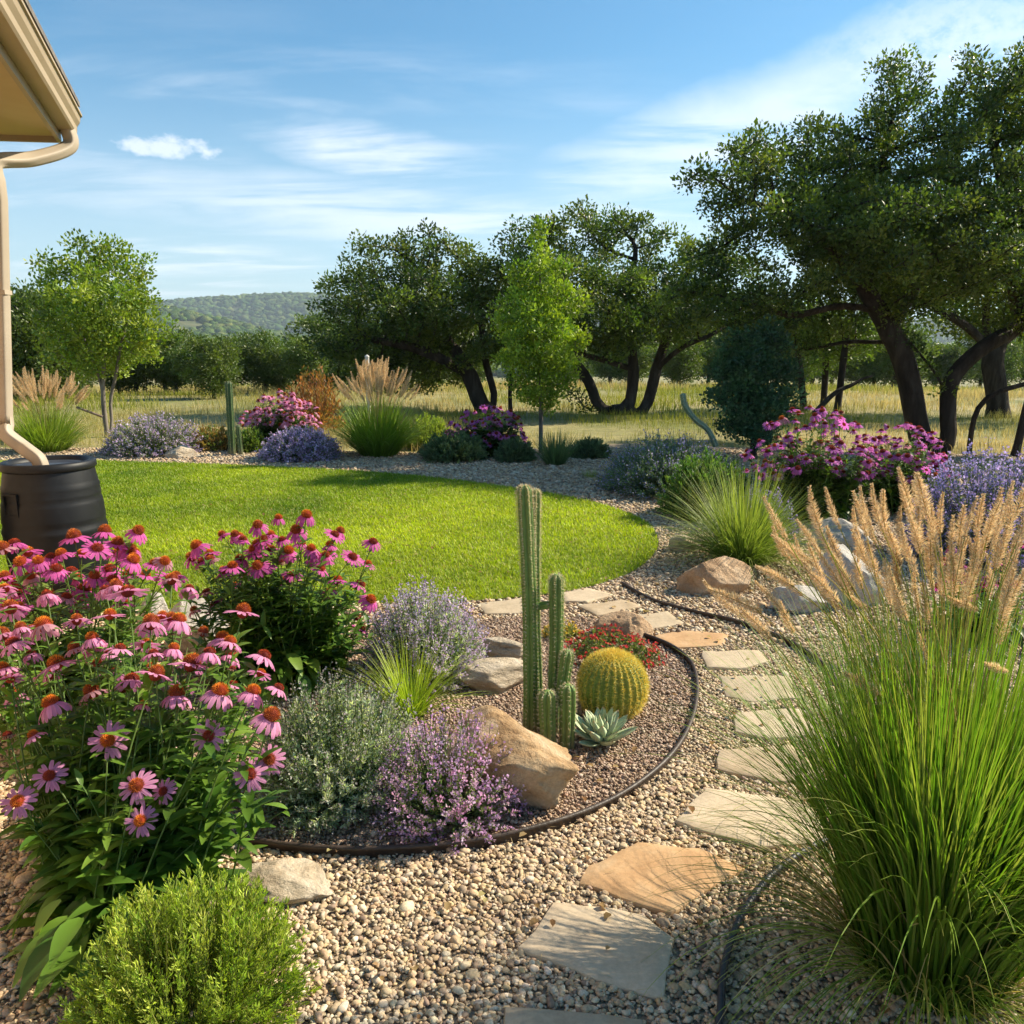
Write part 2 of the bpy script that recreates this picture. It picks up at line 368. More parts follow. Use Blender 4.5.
def terrain_h(x, y):
    r = np.sqrt(x * x + y * y)
    t = np.clip((r - 30) / 370, 0, 1)
    return -14 * t ** 1.15 * 1.2 + 0.12 * vnoise(np.stack([x, y, 0 * x], -1), 0.12, 5) * np.clip((r - 16) / 10, 0, 1)
def ground_sheet():
    rr = np.concatenate([[0.01], np.linspace(1, 16, 16), 16 * 1.09 ** np.arange(1, 61)])
    a = np.arange(144) * 2 * math.pi / 144
    X = rr[:, None] * np.cos(a); Y = rr[:, None] * np.sin(a)
    Z = terrain_h(X.ravel(), Y.ravel())
    Vv = np.stack([X.ravel(), Y.ravel(), Z], -1)
    i = np.arange(len(rr) - 1)[:, None] * 144; j = np.arange(144)[None]; j2 = (j + 1) % 144
    b = B(); b.add(Vv, np.stack([i + j, i + 144 + j, i + 144 + j2, i + j2], -1).reshape(-1, 4))
    m, nt, p, out = newmat('field_soil')
    tc = nn(nt, 'ShaderNodeTexCoord')
    n1 = nn(nt, 'ShaderNodeTexNoise', {'Vector': tc.outputs['Object'], 'Scale': 0.22, 'Detail': 6.0, 'Roughness': 0.6})
    n2 = nn(nt, 'ShaderNodeTexNoise', {'Vector': tc.outputs['Object'], 'Scale': 3.0, 'Detail': 8.0, 'Roughness': 0.7})
    r1 = nt.nodes.new('ShaderNodeValToRGB'); nt.links.new(n1.outputs[0], r1.inputs[0])
    for i2, (po, c) in enumerate([(0.38, (.16, .17, .04)), (0.62, (.36, .29, .13))]):
        r1.color_ramp.elements[i2].position = po; r1.color_ramp.elements[i2].color = (*c, 1)
    r2 = nn(nt, 'ShaderNodeMapRange', {0: n2.outputs[0], 1: .3, 2: .7, 3: .6, 4: 1.35})
    mu = nn(nt, 'ShaderNodeVectorMath', {0: r1.outputs[0], 3: r2.outputs[0]}, operation='SCALE')
    nt.links.new(mu.outputs[0], p.inputs['Base Color']); p.inputs['Roughness'].default_value = 0.95
    bu = nn(nt, 'ShaderNodeBump', {'Height': n2.outputs[0], 'Strength': 0.8, 'Distance': 0.05}); nt.links.new(bu.outputs[0], p.inputs['Normal'])
    kind(b.build('ground', m), 'structure')
ground_sheet()
def sheet(name, poly, z, mat):
    bm = bmesh.new(); f = bm.faces.new([bm.verts.new((p[0], p[1], z)) for p in poly])
    if f.normal.z < 0: f.normal_flip()
    bmesh.ops.triangulate(bm, faces=bm.faces[:])
    for f in bm.faces:
        f.normal_update()
        if f.normal.z < 0: f.normal_flip()
    me = bpy.data.meshes.new(name); bm.to_mesh(me); bm.free(); me.materials.append(mat)
    return kind(link(name, me), 'structure')
m_gr = ramp_mat('gravel_bed', [(.22, .165, .11), (.36, .28, .19), (.50, .40, .29)], 60, 4, 0.95, 1.0, 45, 0.012, vor=1.2)
m_bed = ramp_mat('fine_gravel_bed', [(.13, .09, .06), (.24, .17, .12), (.36, .27, .20)], 90, 4, 0.95, 1.0, 70, 0.008, vor=1.2)
m_lawn = ramp_mat('lawn_soil', [(.12, .16, .012), (.18, .22, .018), (.24, .27, .03)], 3.0, 8, 0.95, 0.6, 80, 0.01)
sheet('gravel_path', gravel, 0.006, m_gr)
sheet('planting_bed', bed, 0.012, m_bed)
sheet('lawn', lawn, 0.020, m_lawn)

def rand_in(poly, dens, box_=None, dens_fn=None):
    P = np.array([p[:2] for p in poly]); lo = P.min(0); hi = P.max(0)
    if box_: lo = np.maximum(lo, box_[0]); hi = np.minimum(hi, box_[1])
    n = int(dens * (hi[0] - lo[0]) * (hi[1] - lo[1]))
    Q = U(0, 1, (n, 2)) * (hi - lo) + lo
    Q = Q[np.abs(Q[:, 0]) < Q[:, 1] * 0.80 + 1.1]          # what a step to either side could show
    if dens_fn is not None: Q = Q[U(0, 1, len(Q)) < dens_fn(Q)]
    return Q[inpoly(Q, poly)]

# flagstones, outlines read off the photograph on the ground plane
FLAGS = [
 ([(479, 603), (522, 597), (546, 603), (538, 612), (484, 613)], 'buff', 'pale flagstone at the far left end of the stepping path beside the lawn'),
 ([(562, 592), (588, 587), (613, 594), (590, 601), (563, 601)], 'grey', 'small pale flagstone touching the front tip of the lawn'),
 ([(577, 605), (622, 599), (643, 606), (598, 615)], 'tan', 'flat tan flagstone behind the red flowers, second row from lawn'),
 ([(626, 615), (668, 610), (686, 622), (640, 628)], 'buff', 'buff flagstone where the far path begins to turn toward the camera'),
 ([(655, 634), (686, 629), (728, 633), (722, 643), (668, 647)], 'orange', 'warm orange flagstone just outside the top of the bed edging'),
 ([(703, 651), (760, 650), (768, 660), (740, 668), (706, 667)], 'grey', 'grey flagstone crossed by a drooping seed stalk below the orange one'),
 ([(719, 674), (788, 673), (800, 696), (752, 699), (726, 694)], 'buff', 'rectangular buff flagstone level with the golden barrel cactus'),
 ([(735, 711), (800, 708), (820, 733), (768, 737), (734, 731)], 'pale', 'pale cream flagstone level with the agave rosette'),
 ([(720, 749), (792, 744), (826, 775), (775, 781), (717, 768)], 'tan', 'tan flagstone partly under the tips of the big fountain grass'),
 ([(706, 785), (760, 792), (812, 805), (830, 838), (760, 846), (676, 819)], 'pale', 'large pale grey flagstone beside the lower bend of the bed edging'),
 ([(638, 840), (700, 846), (746, 866), (716, 883), (671, 911), (576, 880), (590, 864)], 'orange', 'large rusty orange flagstone, the warmest coloured of the path'),
 ([(553, 900), (600, 903), (643, 914), (676, 936), (664, 994), (600, 979), (520, 946)], 'pale', 'large pale flagstone with grass blade shadows near the bottom of path'),
 ([(505, 1003), (560, 1007), (640, 1016), (655, 1060), (560, 1075), (495, 1050)], 'buff', 'nearest flagstone, cut by the bottom edge of the photo'),
 ([(618, 484), (650, 482), (668, 487), (664, 494), (622, 493)], 'pale', 'flat pale slab lying in shaded gravel behind the lawn tip'),
]
FC = {'buff': [(.36, .28, .18), (.47, .37, .25), (.55, .45, .31)], 'grey': [(.43, .33, .22), (.52, .41, .28), (.59, .48, .34)],
      'tan': [(.34, .25, .15), (.46, .35, .23), (.55, .43, .29)], 'orange': [(.40, .22, .10), (.50, .31, .16), (.56, .40, .24)],
      'pale': [(.46, .355, .24), (.55, .435, .30), (.62, .50, .36)]}
FM = {k: ramp_mat('flagstone_' + k, v, 4.5, 9, 0.85, 0.55, 14, 0.006, (1, 1, 2), 0.62, fine=0.14) for k, v in FC.items()}
flag_polys = []
for px, kd, lab in FLAGS:
    pts = [G(a, b2, 0.03) for a, b2 in px]
    out_ = []
    for i in range(len(pts)):
        p, q = pts[i], pts[(i + 1) % len(pts)]; L_ = np.linalg.norm(q - p); k = max(2, int(L_ / 0.035))
        nrm = V3(-(q - p)[1], (q - p)[0], 0) / (L_ + 1e-9)
        for t in range(k):
            u = t / k; jn = (fbm(np.array([p + (q - p) * u]), 9, 3, 3)[0]) * 0.022
            out_.append(p + (q - p) * u + nrm * jn)
    poly = np.array(out_); flag_polys.append(poly); c = poly.mean(0)
    bm = bmesh.new(); zt = 0.025 + rng.uniform(-.004, .004); n = len(poly)
    rings = []
    for sc_, z in ((1.0, -0.02), (1.0, zt - 0.007), (0.992, zt - 0.002), (0.975, zt), (0.72, zt + .001), (0.4, zt), (0.15, zt)):
        ring = []
        for p in poly:
            q = c + (p - c) * sc_
            dz = (fbm(np.array([[q[0], q[1], 1.7]]), 7, 3, 8)[0]) * 0.006 if z > 0 else 0
            ring.append(bm.verts.new((q[0] - c[0], q[1] - c[1], z + dz)))
        rings.append(ring)
    for a, b2 in zip(rings[:-1], rings[1:]):
        for i in range(n): bm.faces.new((a[i], a[(i + 1) % n], b2[(i + 1) % n], b2[i]))
    bm.faces.new(rings[-1])
    bmesh.ops.recalc_face_normals(bm, faces=bm.faces[:])
    for f in bm.faces: f.smooth = f.normal.z > 0.6
    me = bpy.data.meshes.new('flagstone'); bm.to_mesh(me); bm.free(); me.materials.append(FM[kd])
    o = link('flagstone', me, loc=(c[0], c[1], 0)); tag(o, lab, 'flagstone', 'flagstones of the stepping path')
def not_in(Q, polys, grow=1.0):
    k = np.ones(len(Q), bool)
    for p in polys:
        c = p.mean(0); k &= ~inpoly(Q, c + (p - c) * grow)
    return Q[k]

PEB_COLS = [(.54, .40, .25), (.58, .45, .30), (.47, .33, .20), (.64, .53, .39), (.54, .37, .21), (.37, .26, .17), (.50, .39, .27), (.45, .34, .22), (.52, .38, .22), (.55, .45, .32), (.27, .19, .13)]
def pebbles(name, Q, size, sub, cols, zb, layers=0.5, flat=0.62, label=None, dark=1.0):
    TV, TF = ico(sub); n = len(Q)
    kk = 10; b = B()
    for v in range(kk):
        q = Q[v::kk]; m_ = len(q)
        T = TV * (1 + 0.85 * fbm(TV + v * 7.3, 1.1, 2, v)[:, None]) * V3(1, U(.7, .95), flat * U(.85, 1.1))
        R = frames(np.stack([U(-1, 1, m_), U(-1, 1, m_), U(-.35, .35, m_)], -1), V3(0.12, 0.07, 1))
        s = size * rng.lognormal(0, .34, m_) * 0.5
        z = zb + s * 0.35 + U(0, 1, m_) ** 1.5 * size * layers
        scatter(b, T, TF, np.column_stack([q, z]), R, s, pick(cols, m_, .2, .04) * dark)
    return kind(b.build(name, M['pebble']), 'stuff', label)
non_gravel = [np.array(bed), np.array(lawn)]
near = rand_in(gravel, 11500, ((-3.2, 1.0), (4.6, 4.2)))
Q = not_in(not_in(near, non_gravel), flag_polys, 0.985)
pebbles('gravel', Q[Q[:, 1] > 2.9], 0.0120, 1, PEB_COLS, 0.008, 0.45, label='tan pebble gravel between the cactus bed and the grass clump')
pebbles('gravel', Q[Q[:, 1] <= 2.9], 0.0120, 2, PEB_COLS, 0.008, 0.45, label='tan and brown pebble gravel covering the path in front')
mid = rand_in(gravel, 4600, ((-4.2, 4.2), (6.5, 7.6)))
Q = not_in(not_in(mid, non_gravel), flag_polys, 0.985)
pebbles('gravel', Q, 0.0185, 1, PEB_COLS, 0.008, 0.5, label='pebble gravel round the far flagstones and the middle boulders')
far_ = rand_in(gravel, 1500, ((-12, 7.6), (11, 13.0)))
Q = not_in(not_in(far_, non_gravel), flag_polys, 0.985)
pebbles('gravel', Q, 0.030, 1, [tuple(c * .9 for c in q) for q in PEB_COLS], 0.006, 0.4, label='greyer pebble gravel behind and beyond the lawn')
Q = rand_in(bed, 15000, None, None)
BED_COLS = [(.36, .25, .17), (.44, .32, .23), (.27, .18, .12), (.54, .42, .32), (.40, .26, .17), (.30, .21, .16)]
pebbles('fine_gravel', Q, 0.0105, 1, BED_COLS, 0.012, 0.7, label='fine reddish brown gravel mulching the cactus bed')

# lawn grass
def lawn_grass():
    Q = rand_in(lawn, 5200, None, lambda q: np.clip(1.25 - (q[:, 1] - 4.5) * 0.075, 0.35, 1))
    n = len(Q); b = B()
    patch = fbm(np.column_stack([Q, 0 * Q[:, 0]]), 0.9, 4, 11)
    c = pick([(.32, .41, .015), (.37, .46, .019), (.42, .48, .028), (.27, .37, .015)], n, .15, .06) * (1 + .8 * patch[:, None] * V3(1.15, .85, 1)) * (1 + .22 * fbm(np.column_stack([Q, 0 * Q[:, 0]]), 6, 3, 19)[:, None])
    dry = U(0, 1, n) < .05; c[dry] = pick([(.50, .44, .16)], dry.sum())
    far = 1 + (Q[:, 1] - 4.5) * 0.06
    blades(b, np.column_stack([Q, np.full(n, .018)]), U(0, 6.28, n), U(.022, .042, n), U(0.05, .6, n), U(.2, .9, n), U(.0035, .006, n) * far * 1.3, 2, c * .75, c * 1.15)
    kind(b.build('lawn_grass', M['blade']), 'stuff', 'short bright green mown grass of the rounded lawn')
lawn_grass()

# dry meadow beyond the garden
def meadow():
    b = B()
    for d0, d1, dens, L_, W_ in ((11.0, 20, 230, .20, .007), (20, 32, 95, .26, .013), (32, 52, 30, .32, .028)):
        n = int(dens * (d1 * d1 - d0 * d0) * 0.9)
        y = np.sqrt(U(d0 * d0, d1 * d1, n)); x = U(-.86, .86, n) * y
        Q = np.column_stack([x, y])
        cl = fbm(np.column_stack([Q, 0 * x]), 0.55, 3, 21); keep = (U(0, 1, n) < .55 + cl * 1.2) & ~inpoly(Q, gravel) & ~inpoly(Q, lawn)
        Q = Q[keep]; n = len(Q); z = terrain_h(Q[:, 0], Q[:, 1])
        g = np.clip(fbm(np.column_stack([Q, 0 * Q[:, 0]]), 0.16, 4, 31) * 2.4 + 0.36, 0, 1)[:, None]
        straw = pick([(.60, .48, .22), (.48, .39, .16), (.68, .56, .30)], n); green = pick([(.30, .33, .05), (.38, .38, .07), (.22, .27, .04)], n)
        c = straw * (1 - g) + green * g
        Lm = (1 + .8 * np.clip(fbm(np.column_stack([Q, 0 * Q[:, 0]]), .8, 2, 41), -.5, .7))
        blades(b, np.column_stack([Q, z]), U(0, 6.28, n), U(.5, 1.3, n) * L_ * Lm, U(0, .35, n), U(.1, 1.0, n), U(.7, 1.4, n) * W_, 2, c * .7, c * 1.1)
    kind(b.build('meadow_grass', M['dry']), 'stuff', 'dry straw and green meadow grass beyond the garden')
meadow()

# hills with woodland
def hill_h(x, y):
    P = np.stack([x / 400, y / 400, 0 * x], -1)
    r1 = 166 * np.exp(-((y - 2250 + 0.1 * x) / 380) ** 2) * (0.86 + .28 * np.clip(vnoise(P, 1.2, 3) + .5, 0, 1)) * (0.55 + 0.45 * np.exp(-((x + 420) / 800) ** 2))
    r2 = 88 * np.exp(-((y - 1150) / 210) ** 2) * np.exp(-((x + 640) / 330) ** 2)
    r3 = 24 * np.exp(-((y - 820) / 150) ** 2) * (0.7 + vnoise(P, 2.3, 9)) 
    return -17 + np.maximum(0, r1 + r2 + r3)
def hills():
    xs = np.linspace(-3000, 3000, 151); ys = np.linspace(520, 3100, 90)
    X, Y = np.meshgrid(xs, ys); Z = hill_h(X.ravel(), Y.ravel()) - 1.2
    b = B(); nx = len(xs)
    i = np.arange(len(ys) - 1)[:, None] * nx; j = np.arange(nx - 1)[None]
    b.add(np.stack([X.ravel(), Y.ravel(), Z], -1), np.stack([i + j, i + j + 1, i + nx + j + 1, i + nx + j], -1).reshape(-1, 4))
    m = ramp_mat('hill_scrub', [(.035, .055, .015), (.07, .09, .03), (.16, .15, .07)], 0.02, 8, 1.0, 0.3, 0.3, 1.0)
    kind(b.build('hills', m), 'structure')
    TV, TF = ico(2); b = B()
    n = 42000; y = U(540, 2500, n); x = U(-.80, .80, n) * y
    # the slope towards the house, densest where the photo shows it
    k = U(0, 1, n) < np.where((x / y < -.18) & (x / y > -.52), 1.0, .30)
    x, y = x[k], y[k]; n = len(x)
    gaps = vnoise(np.stack([x / 60, y / 60, 0 * x], -1), 1.0, 17) > -.34
    x, y = x[gaps], y[gaps]; n = len(x); z = hill_h(x, y)
    s = U(4.0, 8.5, n) * (.75 + y / 3500)
    for v in range(8):
        q = slice(v, None, 8); mm = len(x[q])
        T = TV * (1 + .85 * fbm(TV * 1.0 + v * 3.1, 1.7, 3, v)[:, None]) * V3(1, 1, .78)
        R = frames(np.stack([U(-1, 1, mm), U(-1, 1, mm), np.zeros(mm)], -1), V3(0, 0.01, 1))
        scatter(b, T, TF, np.stack([x[q], y[q], z[q] + s[q] * .25], -1), R, s[q], pick([(.060, .105, .022), (.085, .13, .03), (.04, .075, .018), (.11, .14, .04)], mm, .25, .08), None)
    m = ramp_mat('woodland', [(.03, .05, .012), (.06, .09, .022), (.11, .13, .04)], .35, 8, 1.0, 1.0, .5, 1.5, rgh=.7)
    m2 = col_mat('woodland_crowns', 1.0, 0.05, noise=.45, nscale=.7, bump=1.0, bscale=.8)
    m2.node_tree.nodes['Bump'].inputs['Distance'].default_value = 1.5
    kind(b.build('woodland', m2), 'stuff', 'distant oak and juniper woodland covering the hills')
hills()

# the air between: one closed box of thin even haze
def haze():
    b = B(); box(b, (-3400, -3400, -45), (3400, 3400, 190))
    m = bpy.data.materials.new('haze_air'); m.use_nodes = True; nt = m.node_tree; nt.nodes.clear()
    o_ = nt.nodes.new('ShaderNodeOutputMaterial'); v = nt.nodes.new('ShaderNodeVolumePrincipled')
    v.inputs['Color'].default_value = (.74, .86, 1, 1); v.inputs['Density'].default_value = HAZE; v.inputs['Anisotropy'].default_value = 0.2
    nt.links.new(v.outputs[0], o_.inputs['Volume']); kind(b.build('haze', m, smooth=False), 'stuff', 'thin blue summer haze in the air over the far hills')
HAZE = 0.00017
haze()

# bed edging: flat steel band with a rounded lip
def edging(pts, label, r=0.0085, cols=(.06, .042, .032)):
    P = np.array(pts); b = B()
    T = norm(np.gradient(P, axis=0)); Nn = np.stack([-T[:, 1], T[:, 0], 0 * T[:, 0]], -1)
    prof = [(-.004, -.02), (-.004, .030)] + [(-r * math.cos(a), .038 + r * math.sin(a)) for a in np.linspace(-.6, math.pi + .6, 9)] + [(.004, .030), (.004, -.02)]
    wob = fbm(P, 2.0, 2, 5) * .012
    k = len(prof)
    Vv = np.concatenate([(P + Nn * a + V3(0, 0, 1) * (z + wob[:, None] * (z > 0)))[:, None] for a, z in prof], 1)
    i = np.arange(len(P) - 1)[:, None] * k; j = np.arange(k - 1)[None]
    b.add(Vv.reshape(-1, 3), np.stack([i + j, i + j + 1, i + k + j + 1, i + k + j], -1).reshape(-1, 4), cols)
    c = P[len(P) // 2]
    return tag(b.build('bed_edging', M['edging'], loc=(c[0], c[1], 0)), label, 'edging', 'dark garden edging strips')
M['edging'] = col_mat('edging', 0.5, 0.4, noise=.3, nscale=12, bump=.3, bscale=60)
edging(edge1, 'brown curved edging strip looping round the cactus bed')
edging(edge2, 'thin dark edging strip curving past the lawn tip to the tall grass', .007)
edging(edge3, 'black edging strip curving out from under the big fountain grass', .0095, (.03, .03, .035))

# ------------------------------------------------------------------ rocks
def boulder(label, c, size, seed, mat, rot=0, cuts=9, strata=0.0, rough=.09, sink=.12, tilt=0, name='boulder', flatcut=.78):
    sink += .13; size = (size[0], size[1], size[2] * 1.14)
    Vv, F = ico(5); r0 = np.random.default_rng(seed)
    P = Vv.copy(); P[:, :2] *= np.where(P[:, 2] < 0, 1 / np.sqrt(np.clip(1 - P[:, 2] ** 2, .40, 1)), 1)[:, None]
    for k in range(cuts):
        nrm = r0.normal(size=3); nrm[2] = nrm[2] * .8; nrm /= np.linalg.norm(nrm); d = r0.uniform(flatcut - .22, flatcut + .06)
        t = P @ nrm - d; P = P - np.where(t > 0, t, 0)[:, None] * nrm * .93
    P = P * (1 + rough * 1.6 * fbm(P, 1.3, 5, seed)[:, None]) + norm(P) * (rough * .55 * fbm(P, 5, 5, seed + 9, .62))[:, None]
    pits = np.clip(fbm(P, 4.2, 2, seed + 4) - .16, 0, 1); P = P - norm(P) * (pits * .22)[:, None]
    if strata:
        w = np.sin(P[:, 2] * 9 + 1.6 * fbm(P, 1.2, 2, seed + 2)); P = P * (1 - strata * (np.clip(w, -1, .2))[:, None] * V3(1, 1, .15) * -1)
    P = P - (P.max(0) + P.min(0)) / 2; P = P / (P.max(0) - P.min(0)) * np.array(size)
    ct, st_ = math.cos(tilt), math.sin(tilt); P = P @ np.array([[ct, 0, -st_], [0, 1, 0], [st_, 0, ct]]).T
    if name == 'boulder' and seed == 5: P[:, 2] *= np.interp(P[:, 0], [-.28, -.08, .28], [.95, 1.04, .74])
    cr, sr = math.cos(rot), math.sin(rot); P = P @ np.array([[cr, -sr, 0], [sr, cr, 0], [0, 0, 1]]).T
    P[:, 2] += size[2] * (.5 - sink)
    b = B(); b.add(P, F); return tag(b.build(name, mat, loc=(c[0], c[1], 0), local=False), label, 'rock')
m_gold = ramp_mat('golden_limestone', [(.22, .12, .05), (.42, .27, .14), (.55, .41, .26), (.60, .47, .32)], 5.5, 9, 0.9, 1.0, 22, 0.03, fine=.2)
m_pale = ramp_mat('pale_limestone', [(.30, .22, .14), (.48, .39, .28), (.60, .52, .42)], 7, 9, 0.9, 1.0, 22, 0.022, (1, 1, 2.5), fine=.2)
m_pink = ramp_mat('pinkish_stone', [(.32, .19, .10), (.48, .32, .19), (.57, .43, .29)], 6, 9, 0.9, 1.0, 20, 0.028, fine=.2)
m_grey = ramp_mat('grey_limestone', [(.30, .27, .23), (.46, .42, .37), (.60, .55, .49)], 6, 9, 0.9, 1.0, 20, 0.028, fine=.2)
b0 = AT(513, 780, 2.62)
boulder('large golden pitted boulder in front of the tall column cactus', (b0[0] - .01, 2.66), (.52, .34, .36), 5, m_gold, -.12, 15, 0, .12, .13, tilt=.05, flatcut=.68)
boulder('low layered sandstone slab left of the cactus foot', (AT(497, 680, 3.55)[0], 3.62), (.36, .26, .17), 12, m_pale, .1, 9, .07, .07, .15)
boulder('thin flat stone resting behind the layered slab', (AT(505, 650, 4.0)[0], 4.02), (.34, .22, .12), 15, m_pale, -.1, 9, .05, .07, .1)
boulder('rounded pinkish rock just behind the red blanket flowers', (AT(622, 650, 4.32)[0], 4.30), (.34, .24, .17), 22, m_pink, .1, 8, 0, .06, .1)
boulder('flat beige rock half under the front coneflowers', (AT(272, 900, 2.12)[0], 2.15), (.40, .22, .12), 31, m_pale, -.15, 9, .05, .07, .22)
boulder('orange brown boulder on the gravel before the green grass tuft', (AT(714, 590, 5.15)[0], 5.2), (.50, .36, .29), 44, m_pink, -.1, 8, 0, .08, .13, tilt=-.15)
boulder('small rounded tan rock left of the green grass tuft', (AT(684, 560, 6.2)[0], 6.25), (.24, .2, .17), 51, m_pale, 0, 8, 0, .07, .15)
boulder('white limestone rock half hidden between the two coneflower clumps', (AT(192, 590, 4.1)[0], 4.1), (.34, .3, .30), 62, m_grey, .3, 8, 0, .07, .05)
boulder('small pale rock glimpsed left of the white limestone one', (AT(150, 590, 4.3)[0], 4.35), (.20, .2, .26), 68, m_grey, .3, 8, 0, .07, .05)
boulder('pale flattish rock at the back edge of the lawn', (AT(183, 462, 11.9)[0], 11.9), (.52, .35, .22), 71, m_pale, 0, 9, 0, .06, .1)
boulder('grey rock showing behind the fountain grass plumes', (AT(850, 570, 4.9)[0], 4.95), (.46, .4, .42), 81, m_grey, .2, 9, 0, .07, .08)
boulder('low grey rock on the shaded gravel right of the orange boulder', (AT(790, 600, 4.9)[0], 4.75), (.34, .26, .20), 85, m_grey, -.2, 9, 0, .07, .12)
boulder('flat grey rock at the foot of the blue lavender', (AT(845, 545, 6.3)[0], 6.4), (.5, .36, .28), 91, m_grey, -.4, 9, 0, .07, .12)
boulder('pale flat rock lying in the shaded gravel beyond the lawn', (AT(655, 452, 12.2)[0], 12.2), (.95, .6, .18), 95, m_grey, 0, 9, 0, .05, .2)

# ------------------------------------------------------------------ house corner
def house():
    m_tan = ramp_mat('tan_paint', [(.34, .26, .16), (.37, .285, .18), (.40, .31, .20)], 2, 4, 0.55, .08, 60, .003)
    m_down = ramp_mat('downspout_paint', [(.37, .30, .22), (.40, .33, .25), (.43, .36, .27)], 2, 4, 0.5, .08, 60, .003)
    m_soff = ramp_mat('soffit_paint', [(.46, .34, .18), (.50, .37, .20), (.54, .41, .23)], 2, 4, 0.7, .1, 60, .003)
    corner = V3(-2.60, 5.16, 0); u = norm(V3(.353, -.935, 0)); nrm = V3(.935, .353, 0); w = V3(-.995, -.02, 0)   # along eave, outward, far side
    w = norm(V3(-.993, -.12, 0))
    root = thing('house', 'corner of a house with tan eave, gutter and brick wall', 'house', tuple(corner + V3(-.6, -.25, 0)))
    R0 = np.array(root.location)
    zt = 2.90
    def prism(name, poly, z0, z1, mat, parent=root, col=(1, 1, 1)):
        n = len(poly); P = [np.array(p) for p in poly]; b = B()
        Vv = [(p[0], p[1], z0) for p in P] + [(p[0], p[1], z1) for p in P]
        b.add(Vv, [(i, (i + 1) % n, n + (i + 1) % n, n + i) for i in range(n)])
        b.F.setdefault(n, []).append(np.array([list(range(n))[::-1], [n + i for i in range(n)]]))
        o = b.build(name, mat, parent, smooth=False, loc=R0); return o
    Ln = 4.2
    # the wall, one overhang inside the eave
    oh = .56
    wc = corner - nrm * oh + w * .15 + V3(0, -.18, 0)
    m_br, nt, p, out = newmat('brick')
    tc = nn(nt, 'ShaderNodeTexCoord'); mp = nn(nt, 'ShaderNodeMapping', {'Vector': tc.outputs['UV']})
    br = nn(nt, 'ShaderNodeTexBrick', {'Vector': mp.outputs[0], 'Color1': (.42, .22, .12, 1), 'Color2': (.55, .36, .22, 1), 'Mortar': (.50, .45, .38, 1), 'Scale': 1.0, 'Mortar Size': .012, 'Brick Width': .22, 'Row Height': .075})
    nt.links.new(br.outputs[0], p.inputs[0]); p.inputs['Roughness'].default_value = .9
    bu = nn(nt, 'ShaderNodeBump', {'Height': br.outputs[1], 'Strength': -.6, 'Distance': .01}); nt.links.new(bu.outputs[0], p.inputs['Normal'])
    wall = prism('wall', [wc, wc + u * Ln, wc + u * Ln - nrm * 2.6, wc + w * 2.6], -.05, zt - .10, m_br)
    uv = wall.data.uv_layers.new(name='UVMap')
    for poly in wall.data.polygons:
        t = Vector((-poly.normal.y, poly.normal.x, 0)) if abs(poly.normal.z) < .5 else Vector((1, 0, 0))
        for li in poly.loop_indices:
            co = wall.data.vertices[wall.data.loops[li].vertex_index].co; uv.data[li].uv = (co.dot(t), co.z)
    # soffit, fascia, roof
    inner = .10
    c2 = corner - nrm * inner + w * .02
    prism('soffit', [c2, c2 + u * Ln, c2 + u * Ln - nrm * 3, c2 + w * 3.0], zt - .055, zt - .035, m_soff)
    prism('fascia', [c2 + nrm * .022, c2 + nrm * .022 + u * Ln, c2 + u * Ln, c2], zt - .09, zt + .11, m_tan)
    prism('fascia', [c2, c2 + w * 3, c2 + w * 3 - V3(.0, -.022, 0), c2 + V3(0, .022, 0)], zt - .088, zt + .10, m_tan)
    prism('trim_board', [c2 - nrm * .30, c2 - nrm * .30 + u * Ln, c2 - nrm * .325 + u * Ln, c2 - nrm * .325], zt - .068, zt - .055, m_tan)
    m_roof = ramp_mat('shingles', [(.10, .09, .08), (.17, .15, .13), (.24, .21, .18)], 12, 5, 0.95, .8, 30, .01, (1, 1, 1))
    b = B(); e = corner + nrm * .02 + V3(0, 0, zt + .115); f = e + u * Ln; g_ = f - nrm * 3 + V3(0, 0, 1.25); h_ = e + w * 3 + V3(0, 0, 1.25)
    T_ = V3(0, 0, .03); Vv = [e, f, g_, h_, e + T_, f + T_, g_ + T_, h_ + T_]
    b.add(Vv, [(3, 2, 1, 0), (4, 5, 6, 7), (0, 1, 5, 4), (1, 2, 6, 5), (2, 3, 7, 6), (3, 0, 4, 7)]); b.build('roof', m_roof, root, smooth=False, loc=R0)
    # K-style gutter swept along the eave
    prof = [(0, .0), (.075, .0), (.085, .012), (.088, .045), (.105, .070), (.112, .100), (.122, .104), (.122, .118), (.112, .118), (.108, .106), (.098, .074), (.080, .05), (.076, .010), (0, .008)]
    b = B(); k = len(prof); st = c2 + nrm * .024
    Vv = [st + nrm * a + V3(0, 0, zt - .04 + z) for a, z in prof] + [st + u * Ln + nrm * a + V3(0, 0, zt - .04 + z) for a, z in prof]
    b.add(Vv, [(i, i + 1, k + i + 1, k + i) for i in range(k - 1)])
    cap = [st - u * .004 + nrm * a + V3(0, 0, zt - .04 + z) for a, z in prof[:8]] + [st - u * .004 + V3(0, 0, zt + .078)]
    b.F.setdefault(9, []).append(np.array([list(range(9))]) + b.n); b.V.append(np.array(cap)); b.C.append(np.ones((9, 3))); b.n += 9
    b.build('gutter', m_tan, root, smooth=False, loc=R0)
    # downspout: outlet, offset back to the wall, long drop, kick into the barrel
    st2 = c2 + nrm * .07 + u * .10
    top = V3(st2[0], st2[1], zt - .03)
    wp = wc + nrm * .085 + u * .16; wt = None
    D0 = wp[1]
    wp[0] = AT(-2, 190, D0)[0]; wl = AT(6, 425, D0)[0]
    bot = AT(6, 425, D0)
    mouth = AT(38, 459, 4.62)
